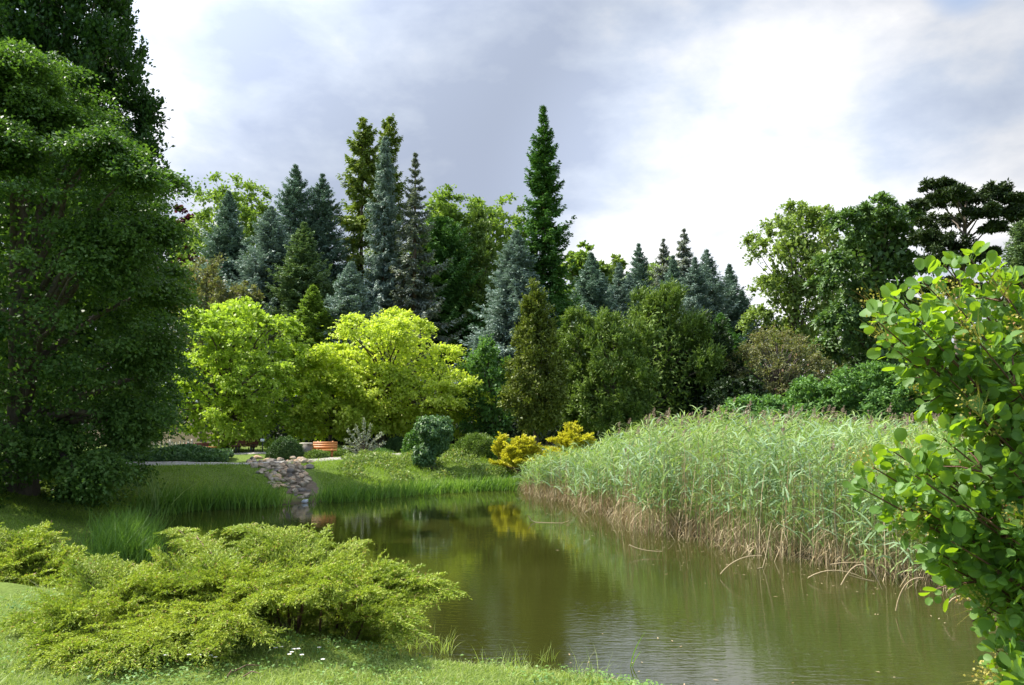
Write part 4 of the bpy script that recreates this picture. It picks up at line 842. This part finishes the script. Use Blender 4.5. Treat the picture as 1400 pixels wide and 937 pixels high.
# bent straws lying in the shallows, each one countable
for k, (a0, a1, a2) in enumerate((((1055, 715), (1040, 790), (1035, 772)), ((1150, 800), (1178, 772), (1206, 806)), ((1195, 795), (1172, 790), (1158, 785)), ((1225, 835), (1238, 800), (1262, 790)), ((985, 785), (1010, 765), (1042, 760)),
        ((860, 745), (880, 752), (905, 754)), ((1135, 772), (1185, 770), (1235, 782)), ((1105, 790), (1140, 780), (1180, 790)), ((1290, 835), (1315, 815), (1345, 840)), ((722, 705), (745, 722), (778, 712)))):
    Yb = at(0, 0, 1)[1] and (2.75/((max(a0[1], a2[1])-560)/F)); p0 = at(*a0, Yb+0.1); p1 = at(*a1, Yb); p2 = at(*a2, Yb-0.1)
    t = np.linspace(0, 1, 9)[:, None]; c = p0*(1-t)**2+2*t*(1-t)*(p1*2-(p0+p2)/2)+p2*t**2; c[:, 2] = np.maximum(c[:, 2], 0.004)
    m = MB(); m.tube(c, np.linspace(0.010, 0.005, 9), 5); tag(m.build('broken_reed', M['straw'], smooth=True, origin=tuple(c[0])), BL[k], 'reed stalk', 'broken reed stalks in the shallows')

# ------------------------------------------------------------------ foreground junipers
def big_juniper():
    Yc = 6.7; bases = np.array([[at(x, 880, Yb)[0], Yb, 1.0] for x, Yb in ((140, 6.2), (230, 6.4), (320, 6.5), (400, 6.6), (455, 6.7))])
    for q in bases: q[2] = h1(q[0], q[1])
    spec = [(240, 716, 8.2, 2), (262, 728, 8.0, 2), (332, 708, 7.8, 3), (350, 722, 7.6, 3), (398, 722, 7.4, 3), (430, 730, 7.4, 3), (372, 735, 7.2, 3), (300, 752, 7.4, 2), (508, 738, 7.7, 4), (488, 752, 7.4, 4), (548, 772, 7.4, 4), (520, 782, 7.2, 4),
            (622, 805, 7.0, 4), (598, 800, 7.1, 4), (585, 822, 6.9, 4), (572, 792, 7.2, 4), (556, 842, 6.6, 4), (575, 860, 6.7, 4), (235, 768, 7.8, 1), (215, 782, 7.6, 1), (190, 797, 7.4, 1), (150, 812, 7.2, 0), (110, 824, 7.1, 0),
            (70, 842, 7.0, 0), (48, 850, 6.8, 0), (85, 866, 6.4, 0), (72, 882, 6.2, 0), (98, 893, 5.9, 0), (135, 898, 5.9, 0), (165, 900, 5.9, 1), (210, 895, 5.9, 1), (250, 885, 6.0, 1), (140, 870, 6.2, 0), (200, 858, 6.3, 1), (260, 842, 6.3, 2), (320, 850, 6.1, 2), (300, 870, 6.0, 2),
            (360, 812, 6.3, 2), (395, 818, 6.2, 3), (440, 805, 6.2, 3), (480, 800, 6.2, 4), (520, 808, 6.3, 4), (420, 790, 6.6, 3), (470, 780, 6.8, 4), (350, 785, 6.8, 2), (285, 800, 6.8, 2), (230, 815, 6.8, 1), (170, 838, 6.7, 0), (110, 850, 6.7, 0),
            (400, 760, 7.0, 3), (450, 758, 7.1, 3), (330, 762, 7.1, 2), (260, 785, 7.1, 1), (90, 862, 6.5, 0), (340, 865, 6.1, 2), (270, 862, 6.2, 1), (180, 880, 6.0, 1)]
    tips = []
    for x, y, Y, b in spec:
        x = x-26 if x > 460 else x; y = y+13 if y < 790 else y
        Y = Y-0.55 if y > 780 else Y-0.25; r = raydir(x, y); Y = min(Y, (2.75-1.04-0.13)/(-r[2]/r[1])); tips.append((at(x, y, Y), b))
    for k in range(38):   # boughs between the leading ones
        i, j = rs.randint(len(spec), size=2); a, b_ = tips[i][0], tips[j][0]
        if np.linalg.norm(a-b_) < 0.9:
            f = rnd(); q = a*f+b_*(1-f); q[2] -= 0.04+0.08*rnd(); tips.append((q, tips[i][1]))
    for k in range(44): j = rs.randint(5); tips.append((bases[j]+[gau()*0.42, 0.28+gau()*0.3, 0.10+0.28*rnd()], j))
    return plume_shrub('wide yellow-green spreading juniper with feathery layered boughs, front left', tips, bases, 'juniper', 'spreading_juniper', nsec=30, nplu=14, nlf=14, L=0.023, Wd=0.0068, seclen=0.36, plen=0.095, w=0.011, start=0.16, lay=0.10, dz=0.10, sz=0.02,
                       group='spreading junipers on the near bank')
big_juniper()
def left_juniper():
    bases = np.array([[at(x, 820, Yb)[0], Yb, h1(at(x, 820, Yb)[0], Yb)] for x, Yb in ((-60, 9.6), (10, 9.4), (60, 9.3))])
    spec = [(38, 727, 9.9, 1), (10, 738, 9.8, 1), (58, 740, 9.6, 1), (-20, 735, 9.8, 0), (-50, 760, 9.4, 0), (75, 762, 9.4, 2), (95, 775, 9.3, 2), (118, 790, 9.2, 2), (140, 795, 9.4, 2), (110, 800, 9.1, 2), (60, 795, 9.0, 1), (20, 775, 9.1, 1), (0, 790, 9.0, 0), (-30, 790, 9.0, 0), (40, 762, 9.3, 1), (85, 805, 8.9, 2),
            (120, 808, 9.0, 2), (30, 800, 8.9, 1)]
    tips = [(at(x, y, Y), b) for x, y, Y, b in spec]
    for k in range(22):
        i, j = rs.randint(len(spec), size=2); f = rnd(); q = tips[i][0]*f+tips[j][0]*(1-f); q[2] -= 0.08; tips.append((q, tips[i][1]))
    plume_shrub('smaller yellow-green juniper behind, cut by the left edge', tips, bases, 'juniper', 'spreading_juniper', nsec=24, nplu=12, nlf=10, L=0.035, Wd=0.011, seclen=0.38, plen=0.11, w=0.011, start=0.16, lay=0.1, dz=0.1, sz=0.02,
                group='spreading junipers on the near bank')
left_juniper()

# daisies
for k, (x, y) in enumerate(((384, 900), (399, 904), (402, 908), (396, 911), (406, 903), (413, 911), (372, 902), (435, 901), (470, 874), (476, 877), (487, 870), (439, 917), (283, 912), (270, 913), (258, 913), (230, 912), (292, 917))):
    p = atg(x, y+7); hgh = 0.10 if 465 > x or x > 490 else 0.18; p2 = p+[gau()*0.01, gau()*0.01, hgh]
    root = thing('daisy', p, 'small white daisy in the grass under the spreading juniper', 'flower', 'white daisies by the juniper')
    s = MB(); s.tube([p-[0, 0, 0.01], (p+p2)/2+[0.004, 0, 0], p2], 0.0016, 5); s.build('stem', M['sedge'], root)
    a_ = np.arange(12)*2*pi/12; s = MB(); D = np.stack([np.cos(a_), np.sin(a_), 0*a_+0.25], 1); s.leaves(p2+D*0.003, D, np.tile([0, -0.1, 1.0], (12, 1)), 0.013, 0.007, 0.02); s.build('petals', M['petal'], root)
    V, Fc = rock_mesh(900+k, 0.005); s = MB(); s.add(V+p2, Fc); s.build('flower_centre', M['yolk'], root)
# dry fallen twigs on the lawn
for k, (x, y, dx, dy) in enumerate(((318, 924, 0.16, 0.05), (332, 930, 0.12, -0.03), (308, 932, 0.05, 0.1))):
    p = atg(x, y); m = MB(); m.tube([p+[0, 0, 0.01], p+[dx*0.5, dy*0.5, 0.05], p+[dx, dy, 0.04]], [0.005, 0.004, 0.002], 5)
    tag(m.build('twig', M['redbark'], origin=p), ['longest brown twig lying in the grass below the juniper', 'short brown twig lying nearest the viewer in the grass', 'small upright brown twig beside the longest one'][k], 'twig', 'fallen twigs on the lawn')

# ------------------------------------------------------------------ smoke bush
def smoke_bush():
    bx, by = 2.55, 3.0; base = np.array([bx, by, h1(bx, by)]); root = thing('smoke_bush', base, 'large-leaved smoke bush at the right edge, close to the viewer', 'shrub')
    tips = [(1325, 352, 2.9), (1290, 362, 2.85), (1262, 385, 2.8), (1222, 405, 2.75), (1200, 440, 2.7), (1215, 470, 2.75), (1240, 500, 2.85), (1350, 372, 3.0), (1395, 385, 2.9), (1380, 410, 2.8), (1310, 420, 2.7), (1260, 450, 2.65), (1420, 430, 2.8),
            (1178, 668, 2.75), (1195, 640, 2.8), (1222, 618, 2.8), (1250, 690, 2.7), (1250, 650, 2.6), (1290, 600, 2.6), (1340, 570, 2.6), (1300, 520, 2.7), (1380, 520, 2.6), (1340, 470, 2.6), (1400, 470, 2.7),
            (1262, 745, 2.75), (1280, 765, 2.8), (1300, 740, 2.65), (1320, 690, 2.6), (1380, 640, 2.6), (1360, 780, 2.7), (1350, 830, 2.75), (1345, 800, 2.8), (1400, 720, 2.6), (1420, 600, 2.6), (1390, 830, 2.8), (1280, 660, 2.9), (1340, 640, 2.9),
            (1360, 700, 3.0), (1390, 760, 3.0), (1300, 780, 3.0), (1420, 520, 3.0), (1362, 890, 2.7), (1380, 905, 2.6), (1395, 875, 2.6), (1370, 930, 2.65), (1400, 930, 2.5), (1440, 800, 2.7), (1440, 680, 2.8), (1450, 480, 2.9), (1450, 900, 2.6),
            (1205, 425, 2.9), (1250, 480, 2.75), (1228, 665, 2.9), (1275, 700, 2.8), (1265, 640, 2.75), (1270, 420, 3.1), (1230, 450, 3.0), (1340, 410, 3.1), (1400, 560, 3.1), (1430, 760, 3.1), (1310, 455, 3.0), (1360, 500, 3.1)]
    br = MB(); LP, LD = [], []; FP = []
    for (x, y, Y) in tips:
        tip = at(x, y, Y); s0 = base+np.array([gau()*0.1, gau()*0.1, 0.0]); m1 = base+np.array([(tip[0]-bx)*0.15-0.05, (tip[1]-by)*0.2, (tip[2]-base[2])*0.6+0.05]); t = np.linspace(0, 1, 12)[:, None]
        c = s0*(1-t)**2+2*t*(1-t)*m1+tip*t**2; br.tube(c, 0.011*(1.2-t[:, 0]), 6)
        L = np.linalg.norm(tip-m1); k = 52; u = 1-rnd(k)**1.5*min(0.75, 0.36/max(L, 0.3)*0.62); i = np.minimum((u*11).astype(int), 10); P = c[i]+(c[i+1]-c[i])*(u*11-i)[:, None]
        T = nrm(c[i+1]-c[i]); az = rnd(k)*6.3; R = nrm(gau(k, 3)*[1, 1, 0.8]); D = nrm(T*0.45+nrm(np.cross(T, R))*0.9+[0, 0, 0.15]); pet = 0.025+0.045*rnd(k, 1)
        # side shoots
        for j in range(9):
            uu = 0.66+0.33*rnd(); ii = min(int(uu*11), 10); q = c[ii]; e = q+(nrm(np.cross(T[0], gau(3)))*0.13+T[0]*0.07)*(0.5+0.6*rnd()); br.tube([q, (q+e)/2+[0, 0, 0.01], e], [0.004, 0.003, 0.002], 5)
            kk = 10; f = 0.35+0.65*rnd(kk, 1); LP.append(q+(e-q)*f); LD.append(nrm(gau(kk, 3)+(e-q)/0.15+[0, 0, 0.15]))
            if rnd() < 0.14: FP.append((e, nrm(e-q)))
        LP.append(P); LD.append(D)
        if rnd() < 0.35: FP.append((tip, T[-1]))
    P0 = np.concatenate(LP); D = np.concatenate(LD); n = len(P0); pl = (0.02+0.03*rnd(n))[:, None]; P = P0+D*pl
    N = nrm(gau(n, 3)*0.75+np.array([-0.15, -0.25, 0.75])); S = nrm(np.cross(D, N)); N = np.cross(S, D); r = (0.017+0.015*rnd(n))*np.where(rnd(n) < 0.18, 0.6, 1)
    outline = [(0, 0.0), (0.18, 0.34), (0.55, 0.60), (1.0, 0.72), (1.42, 0.62), (1.72, 0.34), (1.82, 0.0)]
    b = MB(); V = []; curl = (gau(n)*0.26)[:, None]; fold = (0.08+0.32*rnd(n))[:, None]; mids = (0.0, 0.6, 1.2, 1.82)
    def pt(l, w_): rr = r[:, None]; return P+D*l*rr*0.92+S*w_*rr*0.98+N*(np.abs(w_)*fold-curl*(l**2)*0.5)*rr
    left = [pt(l, w_) for l, w_ in outline[1:-1]]; right = [pt(l, -w_) for l, w_ in outline[1:-1]]; sp = [pt(l, 0.0) for l in (0.0, 0.6, 1.2, 1.82)]
    V = np.stack(sp+left+right, 1); nb_ = V.shape[1]; base_i = (np.arange(n)*nb_)[:, None]
    def fc(ids): return base_i+np.array([ids])
    b.add(V.reshape(-1, 3), fc([0, 4, 5, 1])); k0 = b.f[-1][0].min()
    off = b.n-n*nb_
    for ids in ([1, 5, 6, 7][:4], [0, 1, 10, 9][::1]): b.f.append(fc(ids)+off)
    b.f.append(fc([1, 7, 2])+off); b.f.append(fc([2, 7, 8, 3])+off); b.f.append(fc([1, 12, 11, 10])+off); b.f.append(fc([1, 2, 12])+off); b.f.append(fc([2, 3, 13, 12])+off)
    b.build('leaves', M['smoke'], root, smooth=True)
    pb = MB(); pb.ribbons(P0, D, 0*D, pl, 0.0035, 1, wp=9); pb.build('leaf_stalks', M['sedge'], root)
    br.build('branches', M['redbark'], root, smooth=True)
    f = MB(); fs = MB()
    for (q, T) in FP:
        k = 46; t = rnd(k, 1); o = nrm(gau(k, 3))*0.055*(1.1-0.6*t)*rnd(k, 1)**0.4; Q = q+T*(0.0+0.10*t)+o+[0, 0, 0.01]
        f.leaves(Q, gau(k, 3), gau(k, 3), 0.011, 0.009); fs.ribbons(np.repeat((q+T*0.0)[None], 14, 0), nrm(T+gau(14, 3)*0.35), 0.1*gau(14, 3), 0.13, 0.0022, 2)
    f.build('flower_clusters', M['smokeflower'], root); fs.build('flower_stalks', M['smokeflower'], root)
smoke_bush()
# leafy perennial with small yellow flowers between the reeds and the smoke bush
def yellow_herb(label, px, top, Y, n=14):
    x = at(px, top, Y)[0]; p = np.array([x, Y, max(0, h1(x, Y))]); root = thing('yellow_herb', p, label, 'plant', 'yellow-green herbs behind the smoke bush'); s = MB(); f = MB(); H = at(px, top, Y)[2]-p[2]
    for k in range(n):
        e = p+np.array([gau()*0.16, gau()*0.12, H*(0.75+0.25*rnd())]); s.tube([p, (p+e)/2+[gau()*0.03, 0, 0], e], [0.008, 0.006, 0.003], 4)
        m_ = 60; t = rnd(m_, 1)**0.5; f.leaves(p+(e-p)*t+gau(m_, 3)*0.06, gau(m_, 3)+[0, 0, 0.4], gau(m_, 3)+[0, 0, 0.5], 0.04, 0.022)
    s.build('stems', M['sedge'], root); f.build('foliage', M['smokeflower'], root)
yellow_herb('airy yellow-flowered herb showing above the reeds beside the smoke bush', 1246, 578, 14.5)
print('verts', sum(len(o.data.vertices) for o in bpy.data.objects if o.type == 'MESH'))
